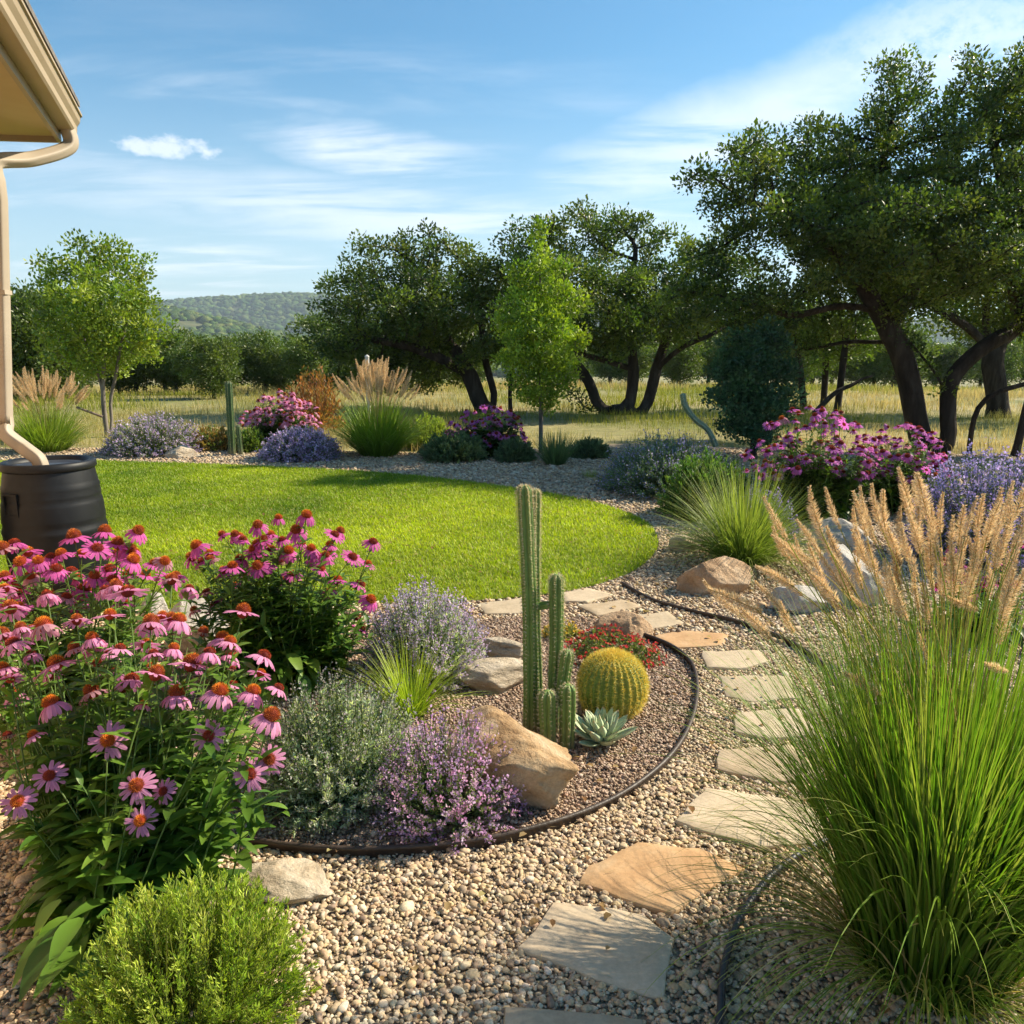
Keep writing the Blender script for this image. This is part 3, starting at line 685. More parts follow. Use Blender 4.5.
    pts = [top, top - V3(0, 0, .10), (top + V3(wp[0], wp[1], zt - .25)) / 2 - V3(0, 0, .10), V3(wp[0], wp[1], zt - .30) + norm(top - wp) * V3(1, 1, 0) * .07, V3(wp[0], wp[1], zt - .40)]
    path = list(catmull(pts, 8)) + [V3(wp[0] + (wl - wp[0]) * i_ / 7, wp[1], z) for i_, z in enumerate(np.linspace(zt - .5, bot[2] + .06, 8))]
    path += list(catmull([bot, bot + V3(.015, -.03, -.05), (bot + mouth) / 2 + V3(-.01, 0, -.02), mouth + V3(-.05, .0, .045), mouth, mouth + V3(.015, 0, -.05)], 6))
    P = np.array(path); T = norm(np.gradient(P, axis=0))
    w_, d_ = .036, .030; sec = []
    for a in np.arange(24) * 2 * math.pi / 24:
        ca, sa = math.cos(a), math.sin(a); q = (abs(ca) ** 6 + abs(sa) ** 6) ** (-1 / 6)
        cor = 1 - .06 * (math.cos(a * 12) > 0)
        sec.append((ca * q * w_ * cor, sa * q * d_ * cor))
    X = norm(np.cross(T, np.broadcast_to(norm(V3(.2, .98, 0)), T.shape))); Y = np.cross(T, X)
    Vv = P[:, None] + X[:, None] * np.array(sec)[None, :, :1] + Y[:, None] * np.array(sec)[None, :, 1:]
    i = np.arange(len(P) - 1)[:, None] * 24; j = np.arange(24)[None]; j2 = (j + 1) % 24
    b = B(); b.add(Vv.reshape(-1, 3), np.stack([i + j, i + j2, i + 24 + j2, i + 24 + j], -1).reshape(-1, 4)); ds = b.build('downspout', m_down, root, loc=R0)
    b = B()
    for z in (1.9,): xs_ = wp[0] + (wl - wp[0]) * (zt - .5 - z) / (zt - .5 - bot[2] - .06); box(b, (xs_ - .040, wp[1] - .034, z), (xs_ + .040, wp[1] + .034, z + .024))
    b.build('strap', m_down, ds, smooth=False, loc=R0)
    return wp
house()

def rain_barrel():
    c = AT(50, 500, 4.72); c[2] = 0; c = c + V3(0, .03, 0)
    m_pl = ramp_mat('black_plastic', [(.006, .0065, .008), (.010, .0105, .012), (.016, .017, .019)], 6, 6, 0.5, .12, 70, .002, spec=.3)
    root = thing('rain_barrel', 'black plastic rain barrel under the downspout by the house corner', 'rain barrel', tuple(c))
    H = .93; prof = []
    for t in np.linspace(0, 1, 60):
        z = t * H; r = .222 + .058 * max(0, math.sin(math.pi * (t ** 1.15 * .90 + .04))) ** .9
        for zc, a in ((.86, .004), (.78, -.005), (.62, -.006), (.58, .006), (.30, -.006), (.26, .006)): r += a * math.exp(-((t - zc) / .012) ** 2)
        prof.append((r, z))
    b = B(); lathe(b, [(0.01, .001)] + prof, 96, (0, 0, 0)); body = b.build('body', m_pl, root)
    rt = prof[-1][0]
    b = B(); rp = [(rt - .045, H - .05), (rt - .03, H - .005), (rt - .02, H + .018), (rt + .006, H + .022), (rt + .020, H + .014), (rt + .022, H - .02), (rt + .012, H - .03), (rt - .002, H - .03)]
    lathe(b, rp, 96); b.build('rim', m_pl, root)
    b = B(); lathe(b, [(.002, H - .014), (.08, H - .012), (.16, H - .014), (.17, H - .004), (rt - .035, H - .004), (rt - .028, H - .02)], 96)
    ml = ramp_mat('barrel_lid_plastic', [(.03, .035, .045), (.045, .05, .06), (.06, .065, .075)], 6, 6, 0.4, .1, 70, .002, spec=.5)
    b.build('lid', ml, root)
    # moulded hand-hold frame on the side that faces the lawn
    b = B()
    for az0, z0 in ((-1.95, .72),):
        for (a0, a1, h0, h1) in ((-.17, .17, .055, .068), (-.17, .17, -.068, -.055), (-.20, -.17, -.068, .068), (.17, .20, -.068, .068)):
            k = 8; aa = np.linspace(az0 + a0, az0 + a1, k); Vv = []
            for a in aa:
                for (rr, zz) in ((.256, h0), (.272, h0), (.272, h1), (.256, h1)): 
                    Vv.append((math.cos(a) * (rr + .006), math.sin(a) * (rr + .006), z0 + zz))
            F = [(i * 4 + j, i * 4 + (j + 1) % 4, i * 4 + 4 + (j + 1) % 4, i * 4 + 4 + j) for i in range(k - 1) for j in range(4)]
            b.add(np.array(Vv), np.array(F)); b.add(np.array(Vv)[[0, 1, 2, 3, -4, -3, -2, -1]], [(0, 1, 2, 3), (7, 6, 5, 4)])
    b.build('hand_hold', m_pl, root, smooth=False)
    b = B(); a = -1.2; x, y = math.cos(a) * .24, math.sin(a) * .24
    tubes(b, np.array([[(x, y, .11), (x * 1.2, y * 1.2, .11), (x * 1.32, y * 1.32, .10)]]), np.array([[.018, .018, .014]]), 12, (1, 1, 1))
    b.build('spigot', m_pl, root)
rain_barrel()

# ------------------------------------------------------------------ trees
def skeleton(limbs, A, step, di, dk, iters=90, up=0.05):
    N = []; par = []
    for L_ in limbs:
        P = catmull(L_, 6); q = [P[0]]
        for p in P[1:]:
            while np.linalg.norm(p - q[-1]) > step: q.append(q[-1] + (p - q[-1]) / np.linalg.norm(p - q[-1]) * step)
        if N:
            d = np.linalg.norm(np.array(N) - q[0], axis=1); pi = int(d.argmin())
            if d[pi] > step * 1.5 and q[0][2] < 0.15: pi = -1; N.append(q[0]); par.append(-1); pi = len(N) - 1
        else: N.append(q[0]); par.append(-1); pi = 0
        for p in q[1:]:
            N.append(p); par.append(pi); pi = len(N) - 1
    N = np.array(N); A = A.copy(); near = np.full(len(A), -1); nd_ = np.full(len(A), 1e9)
    def upd(lo):
        nonlocal near, nd_
        D_ = np.linalg.norm(A[:, None] - N[None, lo:], axis=2); i = D_.argmin(1); v = D_[np.arange(len(A)), i]
        k = v < nd_; near[k] = i[k] + lo; nd_[k] = v[k]
    upd(0)
    for it in range(iters):
        if len(A) == 0: break
        k = nd_ < di
        if not k.any(): di *= 1.3; continue
        idx = near[k]; dirs = norm(A[k] - N[idx]); un, inv = np.unique(idx, return_inverse=True)
        s = np.zeros((len(un), 3)); np.add.at(s, inv, dirs)
        s = norm(s + V3(0, 0, up) + rng.normal(size=s.shape) * .12)
        lo = len(N); N = np.concatenate([N, N[un] + s * step]); par += [int(u_) for u_ in un]
        upd(lo); al = nd_ > dk; A = A[al]; near = near[al]; nd_ = nd_[al]
    return N, np.array(par)
def pipe(N, par, tip, e=2.3):
    n = len(N); acc = np.zeros(n); kids = [[] for _ in range(n)]
    for i in range(n):
        if par[i] >= 0: kids[par[i]].append(i)
    order = list(range(n))[::-1]      # parents always precede children
    for i in order:
        if not kids[i]: acc[i] = tip ** e
        else: acc[i] = sum(acc[c] for c in kids[i]) + (tip * .25) ** e
    return acc ** (1 / e), kids
def tree(label, cat, limbs, lobes, n_attr, step, leafpn, leafs, cols, barkm='bark', rbase=.2, tip=.006, group=None, name='oak_tree', lm='oakleaf', spread=.16, full=False, di=None, thr=None, tvar=.22, gap=0.0):
    A = []
    vol = np.array([r[1][0] * r[1][1] * r[1][2] for r in lobes]) ** .8; vol /= vol.sum()
    for (c, r), v in zip(lobes, vol):
        m_ = int(n_attr * v) + 6; d = norm(rng.normal(size=(m_, 3))); rad = U(0, 1, m_) ** (1 / 3) * (.55 if full else 1) + (U(0, .45, m_) if full else 0)
        A.append(np.array(c) + d * rad[:, None] * np.array(r))
    A = np.concatenate(A); zmin = min(l[0][2] for l in limbs)
    if gap: A = A[fbm(A, gap, 2, 77) > -.30]
    N, par = skeleton(limbs, A, step, di or step * 7, step * 1.6)
    rad, kids = pipe(N, par, tip)
    root_i = 0; sc_ = rbase / rad[0]; e = math.log(rbase / tip) / math.log(max(rad[0] / tip, 1.01)); rad = tip * (rad / tip) ** e
    rootp = np.array(limbs[0][0]); base = V3(rootp[0], rootp[1], 0 if zmin > -.5 else zmin)
    t = thing(name, label, cat, tuple(base), group)
    b = B(); starts = [i for i in range(len(N)) if par[i] < 0]; stack = [(i, None) for i in starts]
    while stack:
        i, pr = stack.pop(); ch = [pr] if pr is not None else []; 
        ch = ch + [i]
        while kids[ch[-1]]:
            ks = sorted(kids[ch[-1]], key=lambda q: -rad[q])
            for o in ks[1:]: stack.append((o, ch[-1]))
            ch.append(ks[0])
        if len(ch) < 2: continue
        P = N[ch]; r = rad[ch].copy()
        if pr is not None: r[0] = min(r[0], r[1] * 1.25)
        if len(P) > 4: 
            Ps = P.copy(); Ps[1:-1] = (P[:-2] + 2 * P[1:-1] + P[2:]) / 4; P = Ps
        if r.max() > .04 * 1 and pr is None: r[0] *= 1.25
        sd = 10 if r.max() > .06 else (5 if r.max() > .02 else 3)
        tubes(b, P[None], r[None], sd, (1, 1, 1))
    b.build('trunk', M[barkm], t, loc=base)
    thr = thr or tip * 3.2
    tips = np.where(rad < thr)[0]
    b = B(); n = len(tips) * leafpn
    cen = np.repeat(N[tips], leafpn, 0); dj = norm(rng.normal(size=(len(tips), 3)))
    off = norm(rng.normal(size=(n, 3))) * (U(0, 1, (n, 1)) ** .5) * spread * 1.75 * V3(1, 1, .8)
    pos = cen + off; outd = norm(off + V3(0, 0, .08) + rng.normal(size=(n, 3)) * .09)
    cc = np.repeat(pick(cols, len(tips), tvar, .07), leafpn, 0) * (1 + U(-.2, .2, (n, 1)))
    big = leafs > .075
    scatter(b, LEAF_Q if True else LEAF_S, LEAF_QF, pos, frames(outd), leafs * U(.6, 1.3, n), cc)
    b.build('crown', M[lm], t, smooth=False, loc=base)
    return t, n
def LB(px, py, D, rx, rz, ry=None):
    k = D / FPX; return (AT(px, py, D), (rx * k, (ry or rx) * k, rz * k))
def LM(pts, D):
    out = []
    for p in pts: out.append(AT(p[0], p[1], D + (p[2] if len(p) > 2 else 0)))
    out[0][2] = min(out[0][2], 0) if abs(out[0][2]) < .6 else out[0][2]
    return out
def root_at(px, D, z=0): p = AT(px, 400, D); p[2] = z; return p
OAK = [(.075, .125, .022), (.11, .165, .028), (.15, .21, .036), (.055, .095, .018), (.18, .23, .04)]
r1 = root_at(945, 12.6); r2 = root_at(960, 12.4); r3 = root_at(975, 12.5); r4 = root_at(1022, 12.0)
tree('largest spreading live oak on the right, dark twisting limbs over purple coneflowers', 'oak tree',
     [[r1] + LM([(927, 415), (905, 362), (886, 325), (868, 293), (842, 258, -.3), (800, 220, -.6), (760, 205, -.8)], 12.6)[0:],
      [r2] + LM([(952, 425), (948, 400), (952, 375), (985, 346), (1020, 325, .4), (1060, 280, .6)], 12.5),
      LM([(948, 402), (938, 376), (918, 352), (890, 318), (880, 300)], 12.5),
      [r3] + LM([(978, 405), (1010, 388), (1065, 372), (1110, 330)], 12.4),
      [r4] + LM([(1030, 395), (1050, 330), (1075, 270)], 12.0),
      LM([(872, 308), (835, 306), (790, 316, -.3), (755, 300, -.6)], 12.6),
      LM([(892, 345), (850, 341, .3), (805, 350, .5), (770, 345, .6)], 12.7),
      LM([(868, 293), (872, 240), (880, 180), (890, 120)], 12.6), LM([(890, 330), (925, 270), (950, 200), (960, 130)], 12.7),
      LM([(1020, 325, .6), (1010, 250, .4), (1000, 170), (985, 110)], 12.5)],
     [LB(722, 180, 11.4, 42, 34), LB(770, 160, 12, 44, 34), LB(820, 165, 12.5, 52, 42), LB(862, 150, 12.4, 46, 40), LB(905, 100, 13, 40, 44), LB(950, 130, 12, 55, 45), LB(1005, 95, 12.6, 44, 50),
      LB(1080, 120, 12.5, 70, 70), LB(775, 225, 11.6, 62, 34), LB(850, 225, 12, 70, 48), LB(930, 215, 12.2, 80, 60), LB(1010, 215, 12, 70, 60), LB(1100, 230, 12, 80, 80), LB(780, 288, 11.6, 55, 26),
      LB(850, 272, 13.5, 70, 28), LB(930, 268, 11.5, 70, 26), LB(1010, 270, 13, 70, 32), LB(900, 250, 14.5, 90, 50), LB(990, 240, 10.8, 60, 50), LB(1110, 310, 12, 80, 50), LB(900, 230, 10.8, 60, 50), LB(830, 200, 14, 60, 50), LB(712, 265, 12.2, 38, 24), LB(690, 302, 12.8, 40, 26), LB(735, 312, 12.2, 46, 26), LB(775, 332, 13.2, 36, 16), LB(1000, 90, 12, 60, 50), LB(960, 180, 11.4, 60, 50)],
     7000, .18, 84, .060, [tuple(c * .85 for c in q) for q in OAK], rbase=.21, tip=.0085, spread=.115, di=1.6, gap=1.1)
rm = root_at(619, 20.0)
tree('middle live oak with forked black limbs rising from dry grass', 'oak tree',
     [[rm] + LM([(628, 395), (634, 372), (630, 335), (628, 290), (640, 240)], 20.0), [rm + V3(-.25, 0, 0)] + LM([(601, 400), (588, 378), (576, 366), (560, 330), (548, 280)], 20.0),
      [rm + V3(-.45, .1, 0)] + LM([(590, 403), (575, 393), (560, 388)], 20.0), [rm + V3(.2, 0, 0)] + LM([(645, 392), (658, 362), (668, 335), (680, 290), (690, 265)], 20.1), LM([(634, 372), (612, 362, -.3), (590, 357, -.6), (560, 345, -.8)], 20.0),
      LM([(655, 370), (685, 345, -.4), (715, 335, -.5)], 20)],
     [LB(535, 255, 20, 40, 40), LB(585, 238, 20, 46, 32), LB(630, 228, 20.5, 34, 20), LB(560, 285, 19, 50, 34), LB(690, 270, 19.5, 46, 30), LB(610, 330, 19, 60, 14), LB(662, 262, 20, 36, 34), LB(600, 290, 19, 70, 34), LB(560, 310, 21, 55, 32), LB(640, 305, 21, 60, 34), LB(690, 295, 20, 52, 40), LB(728, 295, 20, 44, 44), LB(505, 300, 20.4, 36, 40), LB(760, 320, 20.5, 40, 30), LB(670, 318, 19.4, 40, 14), LB(720, 260, 20.5, 30, 24)],
     4200, .26, 84, .088, [tuple(c * .85 for c in q) for q in OAK], rbase=.26, tip=.012, spread=.165, di=2.4, gap=.8)
rl = root_at(487, 20.5)
tree('left live oak with broad dark crown, in front of the far hills', 'oak tree',
     [[rl] + LM([(482, 400), (470, 375), (455, 350), (440, 320), (430, 280)], 20.5), [rl + V3(.3, 0, 0)] + LM([(492, 385), (484, 355), (480, 310), (470, 270)], 20.6),
      LM([(470, 375), (440, 358, -.4), (405, 345, -.6), (370, 340, -.6)], 20.5), [rl + V3(.6, .1, 0)] + LM([(510, 385), (515, 350), (520, 320)], 20.8), LM([(455, 350), (425, 320, .5), (395, 290, .6)], 20.5)],
     [LB(350, 300, 20.5, 36, 36), LB(385, 268, 20, 44, 34), LB(425, 255, 20.5, 40, 28), LB(460, 280, 20.5, 48, 36), LB(410, 305, 19.5, 70, 34), LB(360, 345, 20.5, 50, 28), LB(430, 340, 21.5, 70, 30), LB(500, 320, 21, 44, 40), LB(480, 345, 19.6, 44, 20), LB(395, 370, 22, 70, 24)],
     4200, .26, 84, .088, [tuple(c * .8 for c in q) for q in OAK], rbase=.24, tip=.012, spread=.165, di=2.4, gap=.8)
r5 = root_at(1000, 19)
tree('oak trunk and shaded crown farther back at the right edge', 'oak tree',
     [[r5] + LM([(1004, 395), (990, 350), (985, 310), (1000, 270)], 19), LM([(992, 350), (1030, 320), (1060, 300)], 19), LM([(990, 345), (950, 315), (910, 300)], 19)],
     [LB(950, 270, 19, 70, 40), LB(1020, 260, 19, 60, 50), LB(1080, 280, 19, 70, 50), LB(900, 300, 19, 50, 30), LB(1000, 310, 20, 70, 26)],
     900, .32, 80, .11, OAK, rbase=.24, tip=.009, spread=.24, di=2.4)
BRIGHT = [(.19, .27, .03), (.25, .33, .035), (.30, .37, .045), (.13, .21, .022)]
for k_, (px_, D_, lean_, lab) in enumerate([(805, 21, -14, 'slim young tree trunk left of the leaning pair under the big oak'), (824, 22, 4, 'straight slim tree behind the big oak, middle of three'), (838, 20.5, 12, 'slim tree beside a low bent branch, rightmost of three')]):
    r_ = root_at(px_, D_)
    tree(lab, 'tree', [[r_] + LM([(px_ + lean_ * .3, 375), (px_ + lean_ * .6, 345), (px_ + lean_, 315)], D_)],
         [LB(px_ + lean_ * 3, 330, D_, 40, 20), LB(px_ - 15, 318, D_, 42, 18), LB(px_ + 30, 340, D_ + 1, 30, 16)], 200, .28, 60, .11, [(.12, .19, .03), (.17, .25, .04), (.09, .14, .025)], rbase=.085, tip=.009, spread=.22, di=2.4, name='slim_tree', group='slim trees in the meadow')
# young bright tree by the left meadow and the sapling behind the lawn
ra = root_at(104, 14.8); rb = root_at(110, 14.9)
ta, _ = tree('young bright green tree with two pale stems on the left', 'young tree',
     [[ra] + LM([(103, 400), (104, 350), (100, 300), (96, 262)], 14.8), [rb] + LM([(110, 400), (114, 385), (122, 340), (135, 290)], 14.9), LM([(103, 400), (100, 380), (85, 340), (70, 310)], 14.8)],
     [LB(92, 258, 14.8, 28, 26), LB(60, 268, 14.8, 28, 16), LB(126, 266, 14.9, 26, 22), LB(75, 305, 14.6, 42, 30), LB(125, 315, 14.8, 42, 32), LB(100, 350, 15, 50, 26), LB(150, 345, 14.8, 22, 22), LB(60, 345, 14.8, 25, 24), LB(100, 300, 14, 40, 30)],
     1200, .15, 44, .075, BRIGHT, 'bark_pale', rbase=.05, tip=.005, name='young_tree', lm='leaf', spread=.12, di=1.3)
b = B(); s0 = AT(78, 408, 14.6); s1 = root_at(100, 14.6); tubes(b, np.array([[s0, (s0 + s1) / 2, s1]]), .02, 6, (.6, .5, .4))
rs = root_at(541, 12.35)
tree('slender sapling with upright bright green crown behind the lawn', 'young tree',
     [[rs] + LM([(541, 420), (541, 395), (540, 350), (541, 300), (539, 255)], 12.35)],
     [LB(540, 240, 12.35, 13, 24), LB(538, 275, 12.35, 34, 26), LB(530, 315, 12.35, 40, 30), LB(556, 312, 12.35, 36, 30), LB(541, 355, 12.35, 44, 30), LB(541, 388, 12.35, 34, 18), LB(541, 330, 12, 36, 40), LB(541, 400, 12.35, 20, 14)],
     1100, .11, 48, .060, [(.21, .31, .03), (.27, .37, .035), (.33, .42, .05), (.15, .24, .025)], 'bark_pale', rbase=.034, tip=.0035, name='sapling', lm='leaf', spread=.085, di=1.0)
# distant hedge trees: three prototypes, then copies
def copy_tree(o, loc, rz, s, label):
    c = o.copy(); scene.collection.objects.link(c); c.location = loc; c.rotation_euler = (0, 0, rz); c.scale = (s, s, s * U(.9, 1.1)); c['label'] = label
    for ch in o.children:
        d = ch.copy(); scene.collection.objects.link(d); d.parent = c
    return c
protos = []
for k_ in range(3):
    lb = [(V3(U(-1, 1), U(-1, 1), U(1.6, 3.2)), (1.1, 1.1, .8)) for _ in range(6)] + [(V3(0, 0, 1.4), (1.5, 1.5, 1.0))]
    t_, _ = tree('x', 'tree', [[V3(0, 0, 0), V3(.1, 0, .8), V3(0, .1, 2.2)]], lb, 300, .30, 80, .14, [(.075, .12, .024), (.10, .15, .03), (.13, .18, .036)], rbase=.12, tip=.010, name='meadow_tree', spread=.26, group='rounded trees at the far edge of the meadow')
    t_['label'] = 'rounded green tree at the far edge of the dry meadow'; protos.append(t_)
used_p = [False] * 3; spots = []
for px_ in np.linspace(-60, 330, 17): spots.append((px_ + U(-10, 10), U(26, 31), U(.52, .64)))
for px_ in (5, 28, 48): spots.append((px_, 25, U(.80, .92)))
for px_ in np.linspace(560, 1080, 26): spots.append((px_ + U(-10, 10), U(42, 62), U(.85, 1.2)))
for px_ in (330, 360, 395, 430, 470): spots.append((px_, U(34, 42), U(.75, 1.0)))
for q, (px_, D_, s_) in enumerate(spots):
    p = root_at(px_, D_); z = float(terrain_h(np.array([p[0]]), np.array([p[1]]))[0]) - .1
    lab = 'rounded green tree in the hedge row left, below the hills' if px_ < 335 else ('dark tree glimpsed beyond the left live oak' if px_ < 500 else 'rounded olive tree at far meadow edge, seen beneath the oaks')
    k_ = q % 3
    if not used_p[k_]:
        o = protos[k_]; o.location = (p[0], p[1], z); o.scale = (s_,) * 3; o['label'] = lab; used_p[k_] = True
    else: copy_tree(protos[k_], (p[0], p[1], z), U(0, 6.28), s_, lab)
    if D_ == 25:
        pass
# teal shrub tree before the big oak
rt_ = root_at(756, 11.6)
tree('dense rounded blue green shrub tree standing before the big oak', 'shrub', [[rt_] + LM([(756, 420), (754, 380), (752, 345)], 11.6)],
     [LB(752, 368, 11.6, 44, 42), LB(770, 345, 11.6, 30, 28), LB(735, 385, 11.6, 32, 30), LB(780, 385, 11.6, 26, 30), LB(755, 405, 11.6, 44, 26), LB(752, 432, 11.6, 36, 16)],
     800, .12, 90, .062, [(.05, .12, .06), (.07, .15, .075), (.04, .09, .05), (.10, .20, .10)], rbase=.05, tip=.005, name='evergreen_shrub', spread=.11, full=True, di=1.0)

# ------------------------------------------------------------------ planting helpers
LL, LLF = long_leaf(.17, 6, .55, .3)
LLs, LLsF = long_leaf(.13, 4, .4, .25)
def bezier(p0, p1, p2, k):
    t = np.linspace(0, 1, k)[None, :, None]; return (1 - t) ** 2 * p0[:, None] + 2 * t * (1 - t) * p1[:, None] + t * t * p2[:, None]
def dome_stems(base, rad, h, n, core=.25, k=6, low=.05):
    a = U(0, 6.28, n); u_ = U(0, 1, n); ph = np.arccos(1 - u_ * (1 - low)) ; hh = U(.82, 1.06, n)
    tip = base + np.stack([np.sin(ph) * np.cos(a) * rad * hh, np.sin(ph) * np.sin(a) * rad * hh, np.maximum(np.cos(ph), .12) * h * hh], -1)
    b0 = base + np.stack([np.cos(a) * rad * core * U(0, 1, n), np.sin(a) * rad * core * U(0, 1, n), 0 * a], -1)
    mid = b0 * .35 + tip * .65 ; mid[:, 2] = tip[:, 2] * U(.35, .6, n); mid = mid + rng.normal(size=mid.shape) * rad * .05
    return bezier(b0, mid, tip, k)
def samp(P, t):
    """positions and tangents on stems P[n,s,3] at t[n,m]"""
    s = P.shape[1] - 1; f = np.clip(t * s, 0, s - 1e-4); i = f.astype(int); r = (f - i)[..., None]; n = np.arange(len(P))[:, None]
    a, c = P[n, i], P[n, i + 1]; return a + (c - a) * r, norm(c - a)
def lavender(label, base, rad, h, n, leafc, flc, name='lavender', cat='lavender', group='lavender mounds', leaf_len=.028, nleaf=22, nfl=20, fl=.0042, spike=.24, stemc=(.16, .2, .08), lw=1.0, flden=1.0, core=.3, sp_r=.006):
    base = np.array(base, float); t = thing(name, label, cat, tuple(base), group)
    P = dome_stems(base, rad, h, n, core)
    b = B(); tubes(b, P, np.linspace(.0022, .0010, P.shape[1])[None] * lw, 3, pick([stemc], n).repeat(1, 0))
    tt = U(.22, .86, (n, nleaf)); pos, tan = samp(P, tt); pos = pos.reshape(-1, 3); tan = tan.reshape(-1, 3); k = len(pos)
    d = norm(tan * .8 + norm(rng.normal(size=(k, 3))) * .9 + V3(0, 0, .25))
    scatter(b, LEAF_Q * V3(.55, 1, 1), LEAF_QF, pos, frames(d), leaf_len * U(.6, 1.3, k), np.repeat(pick(leafc, n, .2), nleaf, 0) * U(.8, 1.2, (k, 1)))
    b.build('foliage', M['leaf'], t, smooth=False, loc=base)
    b = B(); m_ = int(n * flden); Pf = P[:m_]; q = (U(0, 1, (m_, nfl)) * 1.0)
    q = np.round(q * 6) / 6 * .85 + q * .15                     # whorls
    pos, tan = samp(Pf, 1 - spike * q); pos = pos.reshape(-1, 3); tan = tan.reshape(-1, 3); k = len(pos)
    o = norm(rng.normal(size=(k, 3))); pos = pos + o * sp_r * U(.4, 1.1, (k, 1)); d = norm(o + tan * .6)
    scatter(b, LEAF_Q * V3(1.3, 1, 1), LEAF_QF, pos, frames(d), fl * 2.2 * U(.6, 1.3, k), np.repeat(pick(flc, m_, .2), nfl, 0) * U(.75, 1.25, (k, 1)))
    b.build('blossom', M['petal'], t, smooth=False, loc=base)
    return t
def tuft(label, base, n, L_, W_, lean, curve, c0, c1, group='ornamental grass tufts', name='ornamental_grass', plumes=0, pcol=(.55, .40, .26), plen=.14, r0=.06, nseg=6, prad=.012, cat='ornamental grass', pl_h=1.25, pfan=.55):
    base = np.array(base, float); t = thing(name, label, cat, tuple(base), group)
    a = U(0, 6.28, n); rr = U(0, 1, n) ** .5 * r0; bs = base + np.stack([np.cos(a) * rr, np.sin(a) * rr, 0 * a], -1)
    b = B(); f = U(0, 1, n) ** .8
    c = pick([c0, tuple(np.array(c0) * 1.3), tuple(np.array(c0) * .75)], n, .15); c2 = pick([c1], n, .2)
    blades(b, bs, a + U(-.5, .5, n), L_ * U(.65, 1.1, n), f * lean, f * curve * U(.6, 1.3, n), W_ * U(.7, 1.3, n), nseg, c, c2)
    b.build('blades', M['blade'], t, smooth=False, loc=base)
    if plumes:
        b = B(); a = U(0, 6.28, plumes); f = U(0.0, 1, plumes) ** .7
        tip = base + np.stack([np.cos(a) * f * L_ * pfan, np.sin(a) * f * L_ * pfan, L_ * pl_h * (1 - .22 * f ** 2) * U(.85, 1.06, plumes)], -1)
        mid = base * .35 + tip * .65; mid[:, 2] = tip[:, 2] * .72; mid[:, :2] = base[:2] + (tip[:, :2] - base[:2]) * .42
        P = bezier(np.repeat(base[None], plumes, 0), mid, tip, 8); tubes(b, P, .0016, 3, (.45, .38, .16)); b.build('stalks', M['dry'], t, loc=base)
        for k_ in range(min(plumes, 100)):
            add_plume(t, P[k_][-1] - base, P[k_][-1] - P[k_][-2], plen * U(.8, 1.2), prad / .010)
    return t
def plume_mesh(seed, cols, bend=.15):
    b = B(); n = 520; t = rng.uniform(0, 1, n); a = U(0, 6.28, n)
    env = (np.sin(np.pi * np.clip(t * .92 + .06, 0, 1)) ** .55) * (1 - .45 * t)
    pos = np.stack([bend * t * t + 0 * t, 0 * t, t], -1); rad = .075
    d = norm(np.stack([np.cos(a), np.sin(a), np.full(n, 1.1)], -1)); pos2 = pos + d * V3(1, 1, 0) * (rad * .35 * env)[:, None]
    scatter(b, LEAF_Q * V3(.10, 1, .2), LEAF_QF, pos2, frames(d), .105 * env * U(.6, 1.5, n), pick(cols, n, .22, .05))
    pos3 = pos + d * V3(1, 1, 0) * (rad * .55 * env * U(.2, 1, n))[:, None]
    scatter(b, LEAF_Q * V3(.5, 1, .6), LEAF_QF, pos3, frames(d), .040 * U(.7, 1.2, n), pick(cols, n, .22, .05) * .9)
    P = np.array([[pos[np.argmin(t)] * 0, V3(bend * .25, 0, .5), V3(bend, 0, 1)]]); tubes(b, P, .006, 4, (.5, .4, .2))
    o = b.build('plume_source', M['plume'], smooth=False); me = o.data; me.name = 'plume'; bpy.data.objects.remove(o); return me
PLM = [plume_mesh(i, [(.76, .60, .40), (.82, .69, .49), (.66, .48, .29), (.86, .76, .58)], U(-.05, .25)) for i in range(6)]
def add_plume(t, at, d, L_, fat=1.0):
    o = bpy.data.objects.new('plume', PLM[rng.integers(6)]); scene.collection.objects.link(o); o.parent = t
    q = Vector(d).normalized().to_track_quat('Z', 'X'); o.rotation_mode = 'QUATERNION'
    from mathutils import Quaternion
    o.rotation_quaternion = q @ Quaternion((0, 0, 1), U(-1.2, 1.2)); o.location = Vector(at) - Vector(d).normalized() * L_ * .12
    o.scale = (L_ * fat, L_ * fat, L_); return o

